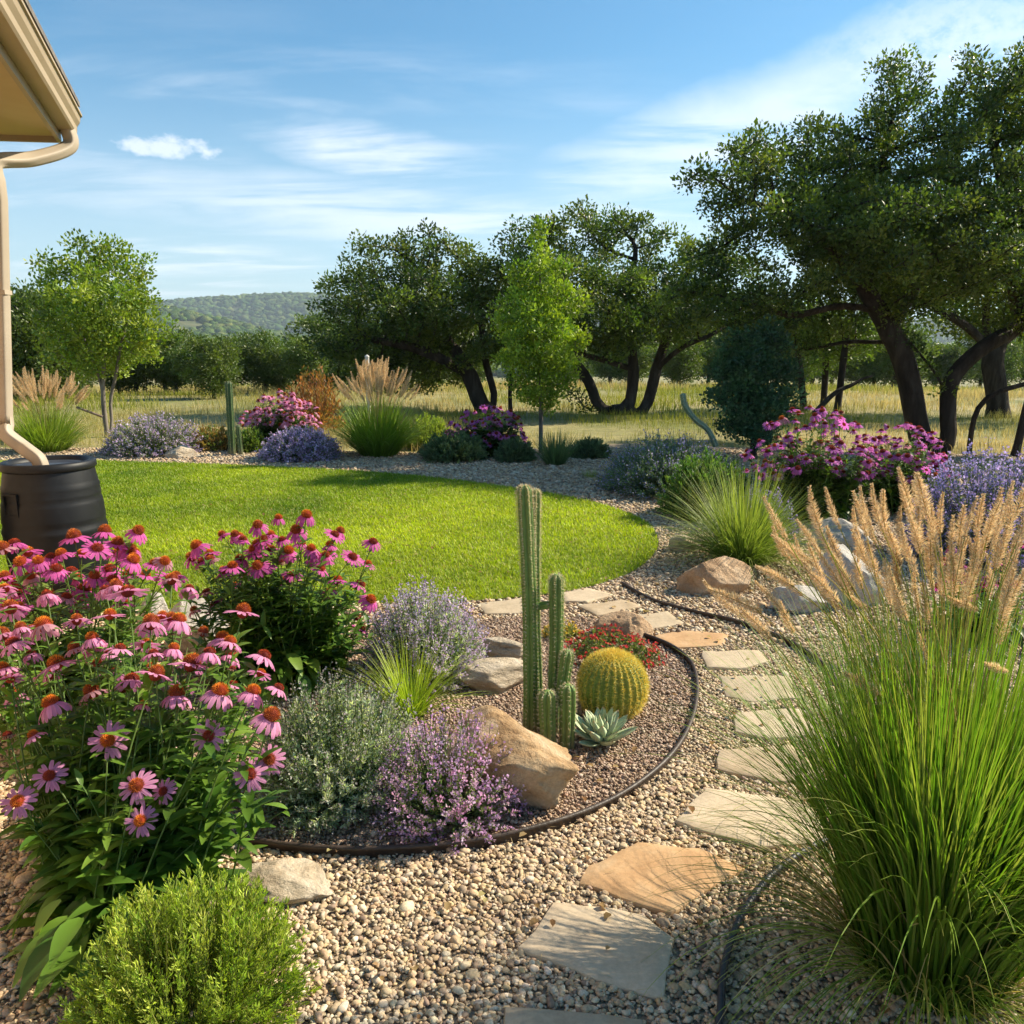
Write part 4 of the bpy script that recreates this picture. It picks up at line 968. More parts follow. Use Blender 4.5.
# coneflowers
def petal_mesh(npet, L_, droop, col, seed, wid=.135):
    b = B(); rows = 7; xs = np.array([-1, -.5, 0, .5, 1]); r0 = np.random.default_rng(seed)
    for k in range(npet):
        a = 2 * math.pi * k / npet + r0.uniform(-.12, .12); ln = L_ * r0.uniform(.86, 1.08); dr = droop + r0.uniform(-.16, .16)
        Vv = []; C = []
        th = np.linspace(dr * .45, dr * 1.15 + .15, rows + 1); st = ln / rows
        x = .0095; z = 0.0; tw = r0.uniform(-.25, .25)
        cshade = r0.uniform(.82, 1.12)
        for i in range(rows + 1):
            t = i / rows; w = ln * wid * min(1, (.45 + 1.5 * t)) * (1 - max(0, t - .8) * 2.6) 
            for xx in xs:
                zz = (.0011 * math.cos(xx * math.pi * 2)) * math.sin(math.pi * t) - abs(xx) * w * .22
                notch = -.05 * ln * (abs(xx) in (.5,) ) * (t > .95)
                px_, py_, pz_ = x + notch, xx * w, z + zz + tw * xx * w * t
                Vv.append((px_ * math.cos(a) - py_ * math.sin(a), px_ * math.sin(a) + py_ * math.cos(a), pz_))
                cc = np.array(col) * cshade * (1.1 - .18 * t + .08 * abs(xx)); C.append(cc)
            x += st * math.cos(th[min(i, rows)]); z -= st * math.sin(th[min(i, rows)])
        F = [(i * 5 + j, i * 5 + j + 1, i * 5 + j + 6, i * 5 + j + 5) for i in range(rows) for j in range(4)]
        b.add(Vv, F, np.array(C))
    o = b.build('flower_source', M['petal']); me = o.data; bpy.data.objects.remove(o); me.name = 'flower'; return me
def cone_mesh(r, h, seed, tipc, basec):
    b = B(); n = 170; k = np.arange(n) + .5; u_ = k / n; th = math.pi * (1 + 5 ** .5) * k
    ph = np.arccos(1 - u_ * 1.02)
    d = np.stack([np.sin(ph) * np.cos(th), np.sin(ph) * np.sin(th), np.cos(ph)], -1); pos = d * V3(r, r, h)
    V_, F_ = ico(3); b.add(V_ * V3(r * .95, r * .95, h * .95), F_, basec)
    c = np.array(basec)[None] * (1 - (1 - u_)[:, None] ** .5) + np.array(tipc)[None] * ((1 - u_)[:, None] ** .5)
    SPK = np.array([(.14, 0, 0), (-.07, .12, 0), (-.07, -.12, 0), (0, 0, 1)]); R = frames(d); R = R[:, :, [0, 2, 1]]
    sh = np.array([.55, .55, .55, 1.35])
    scatter(b, SPK * V3(1.5, 1.5, 1), np.array([(0, 1, 3), (1, 2, 3), (2, 0, 3)]), pos, R, r * .34 * U(.8, 1.15, n), c * (1 + U(-.2, .2, (n, 1))), sh)
    o = b.build('cone_source', M['cone'], smooth=False); me = o.data; bpy.data.objects.remove(o); me.name = 'cone'; return me
PINK = (.78, .34, .55); MAG = (.64, .13, .42); DMAG = (.48, .07, .30); PURP = (.58, .17, .50)
def flower_set(col, L_=.043):
    return [(petal_mesh(int(U(14, 18)), L_ * U(.92, 1.06), dr, np.array(col) * U(.85, 1.15), int(U(0, 9999))), dr) for dr in (.12, .45, .7, .9, 1.1, .8)]
FS = {'pink': flower_set(PINK), 'mag': flower_set(MAG, .040), 'dmag': flower_set(DMAG, .038), 'purp': flower_set(PURP, .040), 'faded': flower_set((.58, .30, .36), .036), 'dry': flower_set((.34, .20, .13), .024)}
CN = [cone_mesh(.0155, .0165, 1, (.82, .25, .02), (.30, .035, .012)), cone_mesh(.016, .020, 2, (.66, .17, .02), (.20, .03, .012)), cone_mesh(.0145, .013, 3, (.50, .07, .02), (.14, .02, .015))]
def add_flower(t, base, at, tilt, az, s, kind_, drp=None, cone=None):
    q_ = U(0, 1)
    if drp is None and q_ < .05: kind_ = 'dry'; s *= .85
    elif drp is None and q_ < .13: kind_ = 'faded'
    s *= U(.86, 1.1)
    fs = FS[kind_]
    me = fs[rng.integers(6)][0] if drp is None else min(fs, key=lambda q: abs(q[1] - drp))[0]
    o = bpy.data.objects.new('flower', me); scene.collection.objects.link(o); o.parent = t
    d = Vector((math.sin(tilt) * math.cos(az), math.sin(tilt) * math.sin(az), math.cos(tilt)))
    o.rotation_mode = 'QUATERNION'; o.rotation_quaternion = d.to_track_quat('Z', 'X'); o.location = Vector(at) - Vector(base); o.scale = (s, s, s)
    c = bpy.data.objects.new('cone', CN[2 if kind_ == 'purp' else rng.integers(3) if cone is None else cone]); c.scale = (1.06, 1.06, 1.06); scene.collection.objects.link(c); c.parent = o
    return d
LC = [(.10, .195, .025), (.13, .24, .03), (.18, .30, .04), (.075, .16, .022)]
def flower_mass(t, base, heads, kind_, s):
    b = B(); bc = B(); fs = FS[kind_]
    TC = np.array([v.co[:] for v in CN[2].vertices]); FC_ = np.array([p.vertices[:] for p in CN[2].polygons if len(p.vertices) == 3])
    for q in range(6):
        hh = heads[q::6]; n = len(hh)
        if not n: continue
        me = fs[q][0]; T = np.array([v.co[:] for v in me.vertices]); F = np.array([p.vertices[:] for p in me.polygons]); C = np.array([c.color[:3] for c in me.attributes['Col'].data])
        d = norm(rng.normal(size=(n, 3)) * .38 + V3(0, 0, 1)); R = frames(d)[:, :, [0, 2, 1]]; P_ = np.array(hh); sc = s * U(.8, 1.1, n)
        scatter(b, T, F, P_, R, sc, np.repeat([[1., 1., 1.]], n, 0) * U(.85, 1.15, (n, 1)), C); scatter(b, TC, FC_, P_, R, sc, pick([(.34, .06, .02), (.50, .12, .02)], n))
    o = b.build('blossom', M['petal'], t, loc=base); o['kind'] = 'stuff'
def coneflower(label, base, brad, heads, kind_='pink', leafL=.11, nleaf=9, extra=20, s=1.0, low=.12, lc=LC, group='purple coneflower clumps', facecam=False, floor_leaves=70, stemc=(.16, .25, .06), leafw=1.0, plain=False, top=.93):
    """heads: list of (point, size factor)"""
    base = np.array(base, float); t = thing('coneflower', label, 'coneflower', tuple(base), group)
    H = np.array([h_[0] for h_ in heads]); n = len(H)
    a = U(0, 6.28, n); b0 = base + np.stack([np.cos(a), np.sin(a), 0 * a], -1) * (U(0, 1, (n, 1)) ** .6) * brad
    b0[:, :2] += (H[:, :2] - base[:2]) * .35
    mid = b0 * .55 + H * .45; mid[:, 2] = H[:, 2] * .62; mid += rng.normal(size=mid.shape) * .012
    Hs = H.copy(); P = bezier(b0, mid, Hs, 8)
    b = B(); tubes(b, P, np.linspace(.0034, .0020, 8)[None] * (1 if s >= 1 else .8), 5, pick([stemc], n))
    for k_, (h_, sf) in enumerate(heads):
        tg = P[k_][-1] - P[k_][-2]; tg = tg / np.linalg.norm(tg)
        tilt = math.acos(max(-1, min(1, tg[2]))) * .8 + abs(rng.normal()) * .12; az = math.atan2(tg[1], tg[0])
        drp = None
        if facecam and sf > 1.5: tilt = U(.62, .95); az = -math.pi / 2 + U(-.4, .5); drp = U(.05, .25); sf = sf - 1.05
        add_flower(t, base, h_, tilt, az, s * sf, kind_, drp)
    # leaves along the stems and on extra leafy shoots
    if extra:
        a = U(0, 6.28, extra); q = rng.integers(0, n, extra); tip = H[q] * V3(1, 1, .72) + rng.normal(size=(extra, 3)) * .05; b1 = base + np.stack([np.cos(a), np.sin(a), 0 * a], -1) * brad * U(0, 1, (extra, 1))
        mid = b1 * .5 + tip * .5; mid[:, 2] = tip[:, 2] * .7; P2 = bezier(b1, mid, tip, 8); tubes(b, P2, np.linspace(.003, .0012, 8)[None], 4, pick([stemc], extra)); PA = np.concatenate([P, P2])
    else: PA = P
    m_ = len(PA); tt = np.clip(U(low, top, (m_, nleaf)), .03, top) ; pos, tan = samp(PA, tt); pos = pos.reshape(-1, 3); tan = tan.reshape(-1, 3); k = len(pos)
    out = norm(rng.normal(size=(k, 3)) * V3(1, 1, .25)); d = norm(out * .95 + V3(0, 0, .38) + tan * .25)
    size = leafL * (1.25 - .75 * tt.ravel()) * U(.7, 1.25, k)
    R = frames(d, V3(0, 0, 1)); R = R.copy(); fl = np.sum(R[:, :, 2] * V3(0, 0, 1), 1) < 0; R[fl, :, 0] *= -1; R[fl, :, 2] *= -1
    scatter(b, LL * V3(1.0 * leafw, 1, 1), LLF, pos, R, size, pick(lc, k, .18, .06))
    if floor_leaves:
        f = floor_leaves; a = U(0, 6.28, f); pos = base + np.stack([np.cos(a) * brad * U(.3, 1.4, f), np.sin(a) * brad * U(.3, 1.4, f), U(.02, .35, f) * max(.5, H[:, 2].mean())], -1)
        d = norm(np.stack([np.cos(a), np.sin(a), U(-.6, .4, f)], -1)); R = frames(d, V3(0, 0, 1)).copy(); fl = R[:, 2, 2] < 0; R[fl, :, 0] *= -1; R[fl, :, 2] *= -1
        scatter(b, LL * V3(1.3 * leafw, 1, 1.5), LLF, pos, R, leafL * 1.2 * U(.7, 1.2, f), pick(lc, f, .15, .05))
    b.build('foliage', M['leaf'], t, loc=base)
    return t
Z5 = lambda q: (q[0] * .511, 500 + q[1] * .511)
front = [(85, 245, 1), (25, 280, 1), (110, 320, 1), (100, 398, 1), (180, 375, 1), (258, 352, 1), (305, 340, 1), (345, 380, .9), (350, 235, 1), (295, 240, 1), (250, 180, 1.05), (180, 270, .8), (150, 235, .8), (215, 225, .8),
 (212, 470, 1.95), (97, 540, 1.85), (35, 590, 1.95), (268, 560, 1.85), (320, 570, 1.7), (275, 628, 1.8), (408, 462, 1.8), (430, 375, 1), (375, 320, 1), (410, 298, .9), (450, 278, .8), (516, 305, 1), (495, 375, .9), (545, 368, .8), (530, 425, 1), (490, 537, 1.8), (528, 508, 1.8),
 (20, 350, .8), (60, 302, .75), (300, 300, .7), (215, 300, .7), (455, 330, .6), (5, 330, .8), (145, 290, .7), (235, 290, .7), (340, 290, .7), (190, 320, .7), (40, 250, .7), (280, 400, .6), (15, 460, .7), (65, 460, .6)]
hd = []
for x, y, s_ in front:
    px_, py_ = Z5((x, y)); D_ = 2.38 - (py_ - 600) * .0022 + U(-.06, .06); hd.append((AT(px_, py_, D_), s_))
for _ in range(34):
    px_, py_ = U(-20, 270), U(575, 700); py_ = max(py_, 560 + abs(px_ - 120) * .25); hd.append((AT(px_, py_, U(2.35, 2.75)), U(.75, .95)))
fb = G(112, 955)
coneflower('nearest and largest coneflower clump, pink drooping petals at lower left', fb + V3(0, .05, 0), .13, hd, 'pink', .105, 20, 90, 1.2, .05, facecam=True, floor_leaves=130, top=.97)
left = [(28, 85), (40, 122), (140, 140), (145, 72), (100, 112), (185, 150), (270, 62), (205, 62), (262, 115), (322, 120), (330, 155), (95, 185), (130, 190), (190, 95), (160, 105), (35, 175), (10, 150), (75, 120), (60, 150), (110, 135), (230, 85), (300, 125), (5, 95), (120, 105), (215, 140), (165, 175), (20, 195), (250, 145)]
hd = [(AT(*Z5(q), 3.05 + U(-.15, .2)), U(.85, 1.05)) for q in left] + [(AT(U(-30, 165), U(545, 612), 3.1 + U(-.2, .3)), U(.8, 1)) for _ in range(24)]
coneflower('coneflower clump at the left edge, right beneath the rain barrel', AT(70, 700, 3.1) * V3(1, 1, 0), .22, hd, 'mag', .10, 18, 60, 1.22, .1, lc=[(.10, .18, .03), (.14, .24, .04), (.18, .28, .05)])
second = [(435, 68), (545, 35), (505, 50), (600, 30), (475, 78), (530, 68), (552, 78), (590, 85), (655, 68), (645, 88), (730, 82), (690, 112), (720, 125), (665, 62), (573, 145), (550, 120), (500, 100), (505, 130), (470, 115), (440, 142), (455, 130), (420, 205), (385, 90), (375, 112), (410, 105), (553, 240), (525, 210), (645, 178), (705, 252), (700, 230), (725, 195), (705, 165), (380, 215), (405, 180), (345, 150), (622, 112), (608, 118), (395, 120), (580, 60), (565, 100), (635, 120), (520, 90)]
hd = [(AT(*Z5(q), 3.72 + U(-.22, .22)), U(.85, 1.08)) for q in second] + [(AT(U(195, 345), U(528, 590), 3.8 + U(-.25, .25)), U(.75, .95)) for _ in range(22)]
coneflower('second coneflower clump, deep magenta, between front clump and lawn', AT(285, 680, 3.72) * V3(1, 1, 0), .22, hd, 'mag', .105, 22, 90, 1.22, .05, floor_leaves=110)
# the bushes farther back: heads over a dome
def bush_heads(px, py, rx, ry, D, n, dd=.5):
    out = []
    for _ in range(n):
        a = U(0, math.pi); r = U(.0, 1) ** .6; x = px + math.cos(a) * rx * r; y = py - math.sin(a) * ry * r; out.append((AT(x, y, D + U(-dd, dd)), U(.85, 1.1)))
    return out
def far_bush(label, px, py, rx, ry, D, n, kind_, lc=LC, sz=1.3, foliage=90, lsize=.10, dd=.45):
    hd = bush_heads(px, py, rx, ry, D, n, dd); hd = [(p, s_) for p, s_ in hd]
    b_ = AT(px, py, D) * V3(1, 1, 0)
    t = coneflower(label, b_, rx * D / FPX * .42, hd, kind_, lsize, 24, foliage, sz, .05, lc, floor_leaves=120)
    flower_mass(t, b_, [q[0] for q in bush_heads(px, py, rx * 1.04, ry * 1.0, D, int(n * .7), dd)], kind_, sz * .85); return t
DL = [(.07, .14, .022), (.10, .18, .028), (.05, .10, .018), (.13, .22, .035)]
far_bush('large purple coneflower bush in front of the blue green shrub tree', 814, 476, 72, 70, 7.6, 98, 'purp', DL, 1.35, 130, .12, .5)
far_bush('purple coneflower bush right beside the oak trunks', 905, 482, 50, 60, 7.9, 70, 'purp', DL, 1.35, 80, .12, .5)
far_bush('dark purple coneflower bush at the back between grass and sapling', 487, 450, 46, 46, 12.3, 98, 'purp', DL, 1.5, 130, .15, .5)
far_bush('pink coneflower bush beside the slim green cactus post', 281, 426, 40, 36, 13.2, 100, 'pink', [(.08, .16, .025), (.12, .2, .03), (.06, .12, .02)], 1.5, 100, .13, .5)
hd = [(AT(U(935, 1024), U(545, 600), 4.2 + U(-.3, .3)), U(.8, 1)) for _ in range(24)]
coneflower('low purple coneflower clump glimpsed through the plumes at right', AT(985, 610, 4.3) * V3(1, 1, 0), .22, hd, 'dmag', .09, 12, 30, .9, .1, DL)

# lavender and herbs
SILV = [(.30, .37, .22), (.52, .60, .42), (.70, .74, .60), (.44, .52, .33)]
LILA = [(.42, .26, .48), (.52, .36, .58), (.60, .44, .62), (.36, .2, .42)]
c = G(446, 842); lavender('mounded lilac flowering thyme in front of the golden boulder', c + V3(0, .17, 0), .285, .37, 330, [(.22, .31, .12), (.28, .37, .16), (.34, .41, .20)], [(.68, .42, .60), (.70, .52, .68), (.54, .36, .56), (.66, .50, .58)], name='lavender', nleaf=40, nfl=26, fl=.0050, spike=.40, leaf_len=.015, sp_r=.009)
c = G(325, 832); lavender('silvery green santolina mound between coneflowers and lilac thyme', c + V3(0, .26, 0), .36, .46, 640, SILV, [(.42, .44, .34), (.48, .46, .44), (.40, .40, .32)], name='silver_herb', cat='herb', nleaf=46, nfl=14, fl=.0042, spike=.34, leaf_len=.022, group='silvery herb mounds')
c = AT(425, 660, 3.75) * V3(1, 1, 0); lavender('grey lavender mound with pale lilac spikes behind the bright grass tuft', c, .33, .50, 520, SILV, [(.58, .52, .64), (.66, .60, .70), (.50, .43, .56)], nleaf=34, nfl=20, fl=.0055, spike=.30, leaf_len=.024)
tuft('small bright yellow green grass tuft in front of the grey lavender', AT(410, 702, 3.3) * V3(1, 1, 0), 330, .38, .005, .95, 1.1, (.25, .36, .03), (.42, .50, .08), r0=.05)
# front green shrub
def fine_shrub(label, base, rad, h, n, cols, name='green_shrub', cat='shrub', group=None, ll=.020, nleaf=30, w=.42, stemc=(.25, .28, .06), core=.35, shapes=None, mat='leaf'):
    base = np.array(base, float); t = thing(name, label, cat, tuple(base), group); P = dome_stems(base, rad, h, n, core, 7)
    b = B(); tubes(b, P, np.linspace(.0028, .0009, 7)[None], 3, pick([stemc], n)); b.build('stems', M['stem'], t, loc=base)
    b = B(); tt = 1 - .62 * U(0, 1, (n, nleaf)) ** 1.2; pos, tan = samp(P, tt); pos = pos.reshape(-1, 3) + rng.normal(size=(n * nleaf, 3)) * .004; tan = tan.reshape(-1, 3); k = len(pos)
    d = norm(tan * .9 + norm(rng.normal(size=(k, 3))) * .8 + V3(0, 0, .3)); fresh = (tt.ravel()[:, None] > .86) * .35
    scatter(b, LEAF_Q * V3(w, 1, 1), LEAF_QF, pos, frames(d), ll * U(.6, 1.3, k), np.repeat(pick(cols, n, .22), nleaf, 0) * (1 + fresh) * U(.8, 1.2, (k, 1)))
    b.build('foliage', M[mat], t, smooth=False, loc=base); return t
c = AT(192, 1010, 1.66); c[2] = 0; fine_shrub('rounded bright green dwarf shrub at the bottom left of the photo', c, .29, .35, 620, [(.24, .32, .035), (.31, .39, .05), (.18, .26, .03), (.38, .44, .08)], ll=.0175, nleaf=46, w=.42)
# red blanket flowers and yellow low flowers
def low_flowers(label, base, rad, h, n, fcols, lcols, name, fs_=.011, group=None, oval=1.0):
    base = np.array(base, float); t = thing(name, label, 'flowers', tuple(base), group); P = dome_stems(base, rad, h, n, .8, 5, .02)
    P[:, :, 1] = base[1] + (P[:, :, 1] - base[1]) * oval
    b = B(); tubes(b, P, .0012, 3, (.15, .2, .06)); tt = U(.1, .95, (n, 14)); pos, tan = samp(P, tt); pos = pos.reshape(-1, 3); k = len(pos)
    scatter(b, LEAF_Q * V3(.8, 1, 1), LEAF_QF, pos, frames(norm(rng.normal(size=(k, 3)) + V3(0, 0, .6))), .020 * U(.6, 1.3, k), pick(lcols, k)); b.build('foliage', M['leaf'], t, smooth=False, loc=base)
    b = B(); tips = P[:, -1]; k5 = 9; up = norm(norm(P[:, -1] - P[:, -2]) + rng.normal(size=(n, 3)) * .25); R = frames(up)
    for j in range(k5):
        a = 2 * math.pi * j / k5; dirs = R[:, :, 0] * math.cos(a) + R[:, :, 2] * math.sin(a); d = norm(dirs + up * .35); RR = frames(d, V3(.1, .1, 1))
        scatter(b, LEAF_Q * V3(1.1, 1, 1), LEAF_QF, tips, RR, fs_ * U(.8, 1.2, n), pick(fcols, n, .2))
    b.build('blossom', M['petal'], t, smooth=False, loc=base); return t
low_flowers('low bed of small red flowers behind the golden barrel cactus', AT(612, 672, 3.98) * V3(1, 1, 0), .27, .15, 210, [(.50, .03, .03), (.62, .06, .05), (.40, .02, .03), (.66, .16, .10)], [(.12, .19, .05), (.2, .27, .08), (.26, .24, .10)], 'blanket_flower', .0135)
low_flowers('small yellow flowering ground plant left of the pinkish rock', AT(562, 632, 4.3) * V3(1, 1, 0), .12, .10, 90, [(.75, .50, .04), (.80, .60, .10)], [(.3, .33, .08), (.4, .38, .1)], 'yellow_groundcover', .010)

# ------------------------------------------------------------------ cacti
def ribbed(b, path, rad, ribs, depth, col, sub=6, tiplen=1.0, rseed=0):
    P = np.array(path); n = len(P); T = norm(np.gradient(P, axis=0)); X = norm(np.cross(T, np.broadcast_to(V3(0.02, 1, 0.01), T.shape))); Y = np.cross(T, X)
    L_ = np.concatenate([[0], np.cumsum(np.linalg.norm(np.diff(P, axis=0), axis=1))]); left = L_[-1] - L_
    r = rad * np.sqrt(np.clip(1 - (1 - np.clip(left / (rad * tiplen), 0, 1)) ** 2, 1e-4, 1)); k = ribs * sub
    r = r * (1 + .03 * np.sin(L_ * 22 + rseed)); a = np.arange(k) * 2 * math.pi / k + rseed
    prof = 1 - depth * (1 - np.abs(np.cos((np.arange(k)) * math.pi / sub)) ** .8)
    Vv = P[:, None] + (r[:, None] * prof[None])[:, :, None] * (np.cos(a)[None, :, None] * X[:, None] + np.sin(a)[None, :, None] * Y[:, None])
    i = np.arange(n - 1)[:, None] * k; j = np.arange(k)[None]; j2 = (j + 1) % k
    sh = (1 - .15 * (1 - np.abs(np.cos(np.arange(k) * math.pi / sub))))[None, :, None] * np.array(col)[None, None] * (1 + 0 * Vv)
    zf = np.clip(1 - (Vv[..., 2:3] - .02) / .13, 0, 1) * (.6 + vnoise(Vv.reshape(-1, 3), 28, 4).reshape(Vv.shape[:2] + (1,))); zf = np.clip(zf * .9, 0, .85); bl = np.clip(vnoise(Vv.reshape(-1, 3), 45, 9).reshape(Vv.shape[:2] + (1,)) * 2.2 - .72, 0, .6)
    zf = np.maximum(zf, bl); sh = sh * (1 - zf) + V3(.26, .20, .12) * zf
    b.add(Vv.reshape(-1, 3), np.stack([i + j, i + j2, i + k + j2, i + k + j], -1).reshape(-1, 4), sh.reshape(-1, 3))
    ar = []; step = max(1, int(n / max(3, (L_[-1] / .022))))
    for q in range(ribs):
        jj = q * sub
        for i_ in range(1, n - 1, step): ar.append((Vv[i_, jj], norm(Vv[i_, jj] - P[i_])))
    return ar
def spines(b, ar, L_, per, W_, col, spread=.9):
    A = np.array([x[0] for x in ar]).repeat(per, 0); D_ = np.array([x[1] for x in ar]).repeat(per, 0); n = len(A)
    d = norm(D_ + rng.normal(size=(n, 3)) * spread * .6)
    scatter(b, np.array([(-.5, 0, 0), (.5, 0, 0), (0, 1, 0), (0, 0, .5)]) * V3(W_ / L_, 1, W_ / L_), np.array([(0, 1, 2), (0, 3, 2)]), A, frames(d), L_ * U(.6, 1.2, n), pick(col, n, .2))
def dens(pts, k=10): return catmull(pts, k)
def straight(p0, p1, n=60, bend=0.0):
    t = np.linspace(0, 1, n)[:, None]; t = 1 - (1 - t) ** 1.6; return p0 + (p1 - p0) * t + V3(1, 0, 0) * bend * np.sin(t * 3.1)
def column_cactus():
    D_ = 3.12; base = AT(530, 700, D_) * V3(1, 1, 0); t = thing('column_cactus', 'tall ribbed green column cactus with a side arm and small pups', 'cactus', tuple(base))
    col = (.13, .215, .05)
    f = lambda px_, py_, dd=0: AT(px_, py_, D_ + dd)
    gnd = lambda px_, dd=0: AT(px_, 700, D_ + dd) * V3(1, 1, 0)
    specs = [(straight(gnd(530), f(524, 485), 90, .010), .029, 6), (straight(gnd(540, .05), f(535, 489, .05), 90, -.010), .022, 6),
             (np.concatenate([dens([f(537, 604, .02), f(546, 606, .02)], 6)[:-1], dens([f(546, 607, .02), f(549, 603, .02), f(551, 596, .02)], 6)]) if False else straight(gnd(553), f(556, 574), 80, .006), .030, 7),
             (straight(f(560, 704, -.05), f(568, 650, -.05), 40), .028, 7), (straight(gnd(549, -.13), f(547, 690, -.13), 34), .034, 7), (straight(gnd(568, -.12), f(568, 684, -.12), 40), .033, 7)]
    for i, (P, r, k) in enumerate(specs):
        b = B(); ar = ribbed(b, P, r, k, .34, np.array(col) * U(.9, 1.15), 8, 1.0, i * .7); st = b.build('column' if r > .031 and P[-1][2] > .3 else 'pup', M['cactus'], t, loc=base)
        b = B(); spines(b, ar, .015, 9, .0015, [(.78, .70, .50), (.66, .55, .35), (.85, .80, .66)]); b.build('spines', M['spine'], st, smooth=False, loc=base)
    b = B(); ribbed(b, dens([f(533, 606, .02), f(541, 606, .02), f(550, 604, .0)], 8), .017, 6, .2, col, 6, 1.0); b.build('arm', M['cactus'], t, loc=base)
column_cactus()
def golden_barrel():
    base = AT(612, 700, 3.33) * V3(1, 1, 0); t = thing('barrel_cactus', 'round golden barrel cactus with rows of yellow spines', 'cactus', tuple(base)); b = B()
    ribs = 27; sub = 6; k = ribs * sub; R_, H_ = .150, .150; ph = np.linspace(.02, 2.62, 70); a = np.arange(k) * 2 * math.pi / k
    prof = 1 - .13 * (1 - np.abs(np.cos(np.arange(k) * math.pi / sub)) ** .9)
    rr = R_ * np.sin(ph) ** .92; z = .135 + H_ * np.cos(ph); dpt = np.clip((ph - .12) * 3, 0, 1)
    pr = 1 - (1 - prof)[None] * dpt[:, None]
    Vv = np.stack([rr[:, None] * pr * np.cos(a), rr[:, None] * pr * np.sin(a), np.repeat(z[:, None], k, 1)], -1) + base
    i = np.arange(69)[:, None] * k; j = np.arange(k)[None]; j2 = (j + 1) % k
    b.add(Vv.reshape(-1, 3), np.stack([i + j, i + k + j, i + k + j2, i + j2], -1).reshape(-1, 4), (.24, .28, .05)); b.build('body', M['cactus'], t, loc=base)
    ar = [(Vv[i_, q * sub], norm(Vv[i_, q * sub] - (base + V3(0, 0, .13)))) for q in range(ribs) for i_ in range(3, 66, 2)]
    b = B(); spines(b, ar, .022, 14, .0022, [(.86, .72, .16), (.92, .82, .32), (.76, .58, .10)], 1.2)
    n = 900; rr_ = U(0, .05, n) ; aa = U(0, 6.28, n); pos = base + np.stack([rr_ * np.cos(aa), rr_ * np.sin(aa), .135 + H_ * np.cos(rr_ / R_)], -1)
    scatter(b, np.array([(-.5, 0, 0), (.5, 0, 0), (0, 1, 0), (0, 0, .5)]) * V3(.10, 1, .1), np.array([(0, 1, 2), (0, 3, 2)]), pos, frames(norm(rng.normal(size=(n, 3)) * .5 + V3(0, 0, 1))), .016, pick([(.85, .66, .12), (.9, .78, .3)], n))
    b.build('spines', M['spine'], t, smooth=False, loc=base)
golden_barrel()
def rosette(label, base, n, L_, wid, thick, col, name='agave', tipc=(.3, .1, .05), up0=1.35, lo=.18, mat='succulent', group=None):
    rows = 9; Vv = []; C = []
    for i in range(rows + 1):
        t = i / rows; w = wid * (.62 + 1.1 * t - .55 * t ** 2) * (1 - t ** 3.2) + .002; yy = t; zz = .22 * t * t
        cs = [(-w, w * .42), (-w * .5, w * .05), (0, -w * .05), (w * .5, w * .05), (w, w * .42), (w * .5, -thick * (1 - t)), (-w * .5, -thick * (1 - t))]
        for x, z in cs: Vv.append((x, yy, z + zz)); C.append(np.array(col) * (1.08 - .12 * t) if t < .93 else np.array(tipc))
    F = [(i * 7 + j, i * 7 + (j + 1) % 7, i * 7 + 7 + (j + 1) % 7, i * 7 + 7 + j) for i in range(rows) for j in range(7)]
    b = B(); b.add(Vv, F, np.array(C)); o = b.build('leaf_source', M[mat]); me = o.data; bpy.data.objects.remove(o); me.name = 'leaf'
    t = thing(name, label, 'succulent', tuple(base), group)
    for k in range(n):
        f = k / (n - 1); az = k * 2.39996; el = lo + (up0 - lo) * f ** 1.15; s = L_ * (1 - .48 * f)
        l = bpy.data.objects.new('leaf', me); scene.collection.objects.link(l); l.parent = t; l.rotation_euler = (el + U(-.06, .06), U(-.1, .1), az); l.scale = (s * U(.92, 1.08),) * 3
        l.location = (-math.sin(az) * .012, math.cos(az) * .012, .015 + .03 * f)
    return t
M['succulent'] = col_mat('succulent_skin', .55, .35, noise=.08, nscale=30)
rosette('grey green agave rosette in front of the golden barrel cactus', AT(601, 752, 3.02) * V3(1, 1, 0) + V3(0, 0, .012), 36, .165, .17, .07, (.40, .47, .29), tipc=(.45, .25, .12))
# columns at the back of the lawn
def back_column(label, px, pytop, D_, r, group=None):
    base = root_at(px, D_); t = thing('column_cactus', label, 'cactus', tuple(base), group); b = B(); tp = AT(px, pytop, D_)
    ar = ribbed(b, straight(base, tp, 70), r, 8, .28, (.075, .13, .045), 6); b.build('column', M['cactus'], t, loc=base); b = B(); spines(b, ar, .02, 3, .003, [(.4, .36, .22)]); b.build('spines', M['spine'], t, smooth=False, loc=base)
back_column('tall slim dark green column cactus standing behind the lawn', 228.5, 381, 12.2, .055)
back_column('short thin column cactus right beside the tall slim one', 237.5, 425, 12.1, .036)
def curvy():
    base = root_at(716, 9.6); t = thing('curved_cactus', 'curving grey green cactus arm beside the blue green shrub tree', 'cactus', tuple(base))
    for pts in ([(716, 446), (708, 430), (695, 419), (685, 405), (683, 393)],):
        b = B(); P = dens([AT(a_, c_, 9.6) for a_, c_ in pts], 12); ar = ribbed(b, P, .034, 5, .35, (.17, .25, .17), 6); st = b.build('arm', M['cactus'], t, loc=base); b = B(); spines(b, ar, .022, 5, .0035, [(.55, .5, .36)]); b.build('spines', M['spine'], st, smooth=False, loc=base)
curvy()

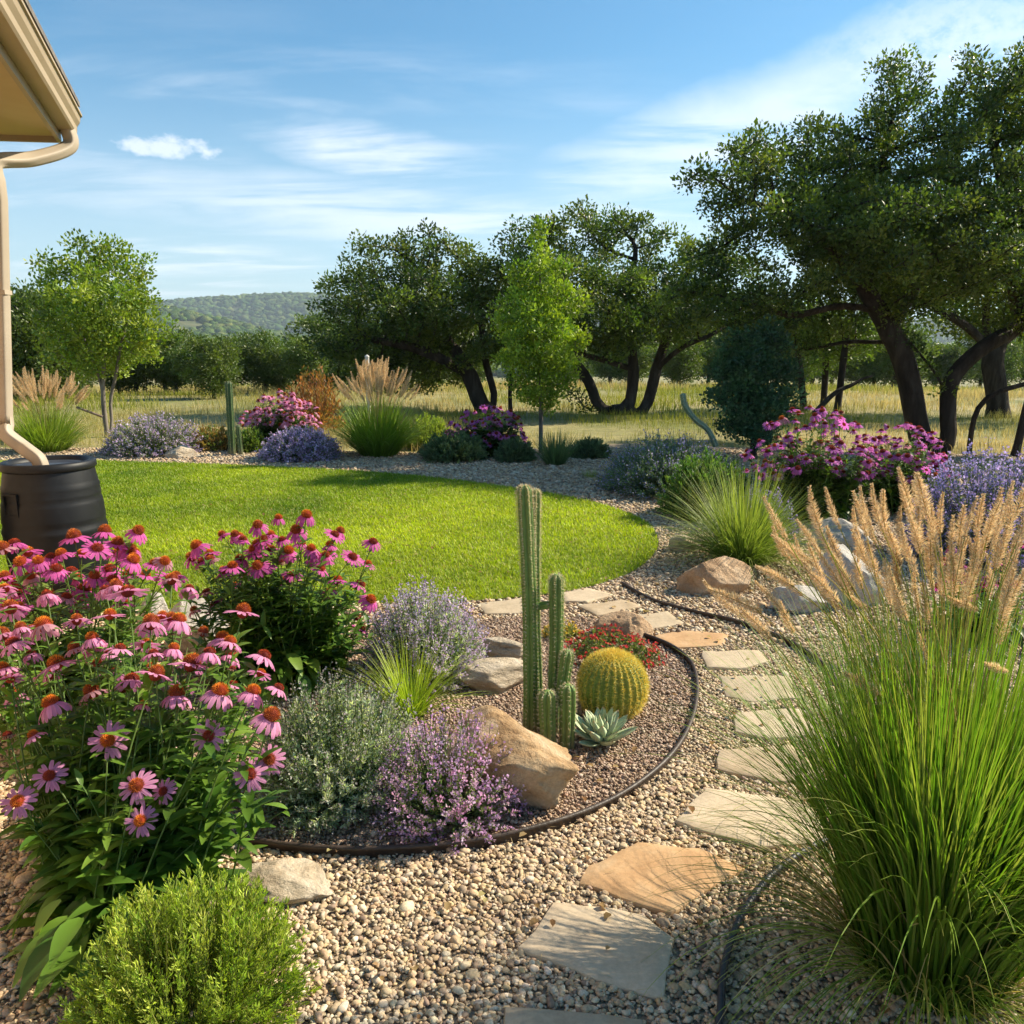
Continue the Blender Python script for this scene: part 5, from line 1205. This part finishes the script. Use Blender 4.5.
# ------------------------------------------------------------------ back border
lavender('lavender mound at the far back left of the lawn', root_at(150, 12.4), .78, .66, 520, [(.22, .27, .14), (.28, .33, .18)], [(.48, .40, .56), (.56, .48, .62), (.60, .54, .62)], nleaf=26, nfl=12, fl=.014, spike=.36, leaf_len=.05, lw=2.5, sp_r=.015)
lavender('lavender mound at the lawn edge in front of the pink coneflowers', root_at(298, 11.75), .62, .50, 560, [(.17, .22, .12), (.22, .27, .15)], [(.54, .44, .64), (.62, .54, .70), (.46, .38, .56)], nleaf=24, nfl=20, fl=.014, spike=.40, leaf_len=.045, lw=2.5, sp_r=.015)
lavender('blue flowering mound in shade left of the curved cactus', root_at(672, 9.0), .85, .70, 620, [(.15, .24, .15), (.20, .29, .19)], [(.28, .30, .44), (.36, .37, .52), (.22, .26, .36)], nleaf=34, nfl=9, fl=.010, spike=.35, leaf_len=.045, lw=2, sp_r=.012)
lavender('violet blue lavender bush at the right edge beneath the oak', AT(990, 520, 6.0) * V3(1, 1, 0), .62, .92, 520, [(.16, .20, .14), (.22, .27, .2)], [(.32, .30, .56), (.40, .38, .64), (.48, .46, .68)], nleaf=30, nfl=28, fl=.0095, spike=.42, leaf_len=.035, lw=1.6, sp_r=.013)
lavender('small lavender tuft showing above the mid green grass tuft', AT(765, 520, 6.6) * V3(1, 1, 0), .3, .5, 130, [(.16, .20, .14)], [(.30, .28, .46), (.38, .36, .52)], nleaf=14, nfl=20, fl=.008, spike=.3, leaf_len=.03, lw=1.6)
tuft('green grass tuft between the orange boulder and the purple bush', AT(742, 566, 5.85) * V3(1, 1, 0), 1700, .78, .006, 1.05, 1.25, (.13, .22, .035), (.34, .38, .10), r0=.12)
tuft('plumed ornamental grass behind the lawn, left of the dark purple bush', root_at(377, 12.1), 1600, .98, .012, .85, 1.0, (.13, .24, .025), (.28, .38, .05), r0=.25, plumes=90, plen=.28, prad=.014, pl_h=1.22, pfan=.55)
tuft('plumed ornamental grass at the far left beyond the rain barrel', root_at(42, 12.6), 1100, .85, .012, .9, 1.0, (.15, .25, .03), (.30, .38, .06), r0=.25, plumes=90, plen=.26, prad=.014, pl_h=1.25, pfan=.65)
GREYG = [(.10, .15, .085), (.13, .19, .10), (.08, .12, .065)]
fine_shrub('broad grey green shrub before the dark purple coneflower bush', root_at(452, 11.6), .50, .44, 420, GREYG, 'grey_shrub', 'shrub', 'grey green shrubs behind the lawn', ll=.055, nleaf=26, w=.35)
fine_shrub('small grey green shrub, second from left in its row', root_at(515, 11.5), .30, .33, 260, GREYG, 'grey_shrub', 'shrub', 'grey green shrubs behind the lawn', ll=.055, nleaf=24, w=.35)
fine_shrub('small grey green shrub right of the sapling trunk', root_at(591, 11.9), .31, .30, 260, GREYG, 'grey_shrub', 'shrub', 'grey green shrubs behind the lawn', ll=.055, nleaf=24, w=.35)
tuft('spiky grey green tuft right in front of the sapling trunk', root_at(556, 11.1), 420, .52, .010, .75, .3, (.10, .17, .07), (.17, .24, .12), r0=.12, name='spiky_tuft', cat='tufted plant')
tuft('tiny yellow green tuft alone on the gravel beyond the lawn', root_at(592, 9.95), 110, .15, .006, 1.0, .7, (.25, .28, .07), (.36, .36, .12), r0=.06, name='small_tuft', cat='tufted plant')
fine_shrub('yellow green leafy plant between plumed grass and purple bush', root_at(425, 13.2), .45, .55, 240, [(.22, .28, .04), (.30, .35, .06)], 'leafy_plant', 'plant', None, ll=.06, nleaf=22, w=.5)
fine_shrub('orange rust coloured shrub in front of the left live oak', root_at(313, 15.5), .60, 1.25, 300, [(.30, .12, .04), (.40, .18, .06), (.22, .14, .05)], 'rusty_shrub', 'shrub', None, ll=.08, nleaf=14, w=.5, stemc=(.2, .1, .06))
fine_shrub('reddish brown low plant left of the slim column cactus', root_at(207, 12.8), .40, .40, 260, [(.24, .14, .05), (.30, .20, .07), (.14, .18, .05)], 'low_plant', 'plant', None, ll=.05, nleaf=18, w=.6)
fine_shrub('green leafy shrub right beside the slim column cactus', root_at(247, 12.6), .30, .40, 220, [(.10, .16, .03), (.14, .2, .04)], 'low_plant', 'plant', None, ll=.05, nleaf=20, w=.6)
fine_shrub('green shrub in the shade left of the large purple bush', AT(708, 500, 7.6) * V3(1, 1, 0), .48, .62, 460, [(.06, .13, .03), (.09, .17, .04), (.13, .2, .05)], 'green_shrub', 'shrub', None, ll=.045, nleaf=30, w=.6)
fine_shrub('low dark green plant at the edge of the shaded gravel', root_at(645, 9.3), .26, .2, 160, [(.07, .13, .04), (.1, .16, .05)], 'low_plant', 'plant', None, ll=.04, nleaf=20, w=.6)
def post():
    base = root_at(368.5, 16.5); tp = AT(368.5, 357, 16.5); b = B(); box(b, (-.035, -.035, 0), (.035, .035, tp[2]), (.62, .6, .56)); lathe(b, [(.05, tp[2]), (.045, tp[2] + .02), (.002, tp[2] + .05)], 8, col=(.62, .6, .56))
    o = b.build('wooden_post', M['stem'], smooth=False, loc=base, local=False); tag(o, 'thin pale post rising behind the plumed grass', 'post')
post()
b = B(); s0 = AT(76, 407, 14.4); s1 = root_at(101, 14.55, .4); tubes(b, np.array([[s0, (s0 + s1) / 2, s1]]), .022, 8, (.18, .13, .10)); o = b.build('support_stake', M['stem']); tag(o, 'slanted brown stake propping the young tree on the left', 'stake')
b = B(); pts = [AT(814, 402, 19.6), AT(835, 393, 19.6), AT(852, 385, 19.7), AT(862, 379, 19.8), AT(872, 376, 19.9)]; pts[0][2] = max(0, pts[0][2] - .3); tubes(b, dens(pts, 5)[None], np.linspace(.07, .02, len(dens(pts, 5)))[None], 8, (1, 1, 1)); o = b.build('fallen_branch', M['bark']); tag(o, 'bare crooked branch lying in the meadow by the slim trees', 'branch')

# fallen leaves and seed chaff on the gravel
def litter():
    Q = rand_in(gravel, 26, ((-3.2, 1.2), (5, 9))); n = len(Q); b = B()
    d = norm(np.stack([U(-1, 1, n), U(-1, 1, n), U(-.25, .25, n)], -1)); R = frames(d, V3(.1, .1, 1))
    scatter(b, LEAF_S * V3(1.3, 1, 2.5), LEAF_SF, np.column_stack([Q, np.full(n, .030) + U(0, .008, n)]), R, U(.014, .034, n), pick([(.34, .22, .10), (.42, .30, .15), (.26, .15, .07), (.45, .38, .18)], n))
    Q = rand_in(gravel, 60, ((-3.2, 1.2), (5, 6))); n = len(Q)
    blades(b, np.column_stack([Q, np.full(n, .028)]), U(0, 6.28, n), U(.02, .07, n), U(1.35, 1.6, n), U(-.1, .3, n), .0016, 2, (.5, .4, .22), (.55, .45, .28))
    kind(b.build('leaf_litter', M['dry']), 'stuff', 'dry fallen leaves and straw bits scattered on the gravel')
litter()

# ------------------------------------------------------------------ the big fountain grass at the right
def fountain():
    base = G(928, 970); t = thing('fountain_grass', 'huge fountain grass clump with tan plumes filling the right foreground', 'ornamental grass', tuple(base))
    n = 2900; a = U(0, 6.28, n); rr = U(0, 1, n) ** .55 * .17; bs = base + np.stack([np.cos(a) * rr, np.sin(a) * rr, 0 * a], -1); b = B()
    f = U(0, 1, n) ** .9
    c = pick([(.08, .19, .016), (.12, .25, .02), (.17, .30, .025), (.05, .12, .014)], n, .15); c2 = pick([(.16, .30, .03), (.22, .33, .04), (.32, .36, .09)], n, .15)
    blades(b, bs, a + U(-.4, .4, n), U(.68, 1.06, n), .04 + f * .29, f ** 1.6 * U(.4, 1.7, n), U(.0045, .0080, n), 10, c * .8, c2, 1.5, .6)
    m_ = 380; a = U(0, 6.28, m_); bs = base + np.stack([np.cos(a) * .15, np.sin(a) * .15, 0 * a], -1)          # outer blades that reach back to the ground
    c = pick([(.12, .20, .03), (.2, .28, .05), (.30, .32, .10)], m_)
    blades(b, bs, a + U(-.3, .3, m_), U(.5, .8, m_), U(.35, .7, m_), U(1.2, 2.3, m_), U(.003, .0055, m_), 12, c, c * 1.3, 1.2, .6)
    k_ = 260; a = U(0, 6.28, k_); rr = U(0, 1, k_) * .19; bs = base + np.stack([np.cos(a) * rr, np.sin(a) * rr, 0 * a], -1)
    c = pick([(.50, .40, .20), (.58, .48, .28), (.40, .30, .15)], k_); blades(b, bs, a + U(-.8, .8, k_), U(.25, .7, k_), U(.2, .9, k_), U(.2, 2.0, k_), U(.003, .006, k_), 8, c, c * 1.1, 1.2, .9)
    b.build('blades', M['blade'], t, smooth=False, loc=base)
    Z7 = lambda x, y: (640 + .375 * x, 380 + .375 * y)
    sp = [((335, 335), (385, 415)), ((480, 290), (528, 385)), ((445, 365), (500, 445)), ((735, 240), (762, 345)), ((595, 285), (640, 385)), ((545, 350), (590, 440)), ((350, 415), (440, 492)), ((315, 490), (400, 545)), ((190, 552), (310, 612)), ((310, 530), (372, 605)),
          ((400, 425), (455, 520)), ((690, 280), (722, 370)), ((790, 312), (800, 400)), ((890, 315), (868, 410)), ((1005, 270), (965, 385)), ((620, 300), (655, 410)), ((655, 390), (690, 480)), ((700, 420), (735, 510)), ((760, 400), (775, 500)), ((830, 360), (830, 460)),
          ((945, 310), (925, 420)), ((980, 330), (940, 440)), ((905, 400), (890, 500)), ((850, 420), (850, 520)), ((560, 400), (610, 500)), ((500, 470), (560, 560)), ((450, 440), (530, 540)), ((420, 480), (490, 570)), ((600, 430), (640, 540)), ((800, 450), (800, 560)),
          ((1010, 420), (970, 530)), ((960, 470), (930, 570)), ((710, 500), (740, 600)), ((520, 575), (610, 610)), ((870, 480), (860, 590)), ((1015, 500), (975, 620)), ((640, 500), (690, 620)), ((1060, 300), (1010, 420)), ((1090, 400), (1040, 520)), ((770, 330), (785, 430)),
          ((665, 345), (700, 440)), ((725, 350), (745, 450)), ((575, 330), (622, 425)), ((1040, 240), (1000, 360)), ((930, 380), (905, 480)), ((820, 590), (890, 610)), ((915, 760), (970, 775)), ((730, 680), (780, 760)), ((545, 770), (625, 830)), ((1000, 560), (960, 690)),
          ((270, 600), (340, 680)), ((860, 330), (850, 430)), ((985, 390), (955, 490)), ((1120, 280), (1070, 400)), ((1150, 350), (1090, 460)), ((750, 540), (770, 640))]
    sp += [((q[0][0] + U(-55, 55), q[0][1] + U(-10, 60)), (0, 0)) for q in sp[:40]]
    S = []; 
    for k, (tp, bt) in enumerate(sp):
        if bt == (0, 0):
            o = sp[k - 56] if k >= 56 else sp[k]; bt = (tp[0] + (o[1][0] - o[0][0]) + U(-12, 12), tp[1] + (o[1][1] - o[0][1]))
        D_ = base[1] + U(-.12, .30); tpp = AT(*Z7(*tp), D_); bp = AT(*Z7(*bt), D_ - U(-.05, .04)); d = tpp - bp; L_ = np.linalg.norm(d)
        if L_ < .085: d = d / L_ * .10; L_ = .10
        foot = base + V3(U(-.1, .1), U(-.1, .1), 0); ctrl = bp - d / L_ * np.linalg.norm(bp - foot) * .45
        ctrl[2] = min(ctrl[2], bp[2] * .8) if d[2] > 0.3 * L_ else ctrl[2]
        if d[2] < .5 * L_: ctrl = (foot + bp) / 2; ctrl[2] = bp[2] * .75; ctrl[:2] = foot[:2] * .55 + bp[:2] * .45
        S.append(bezier(foot[None], ctrl[None], bp[None], 14)[0]); add_plume(t, bp - base, d, L_ * 1.12, U(1.15, 1.85))
    b = B(); tubes(b, np.array(S), np.linspace(.0017, .0011, 14)[None], 4, pick([(.40, .38, .10), (.5, .42, .16), (.28, .34, .06)], len(S))); b.build('stalks', M['dry'], t, loc=base)
fountain()
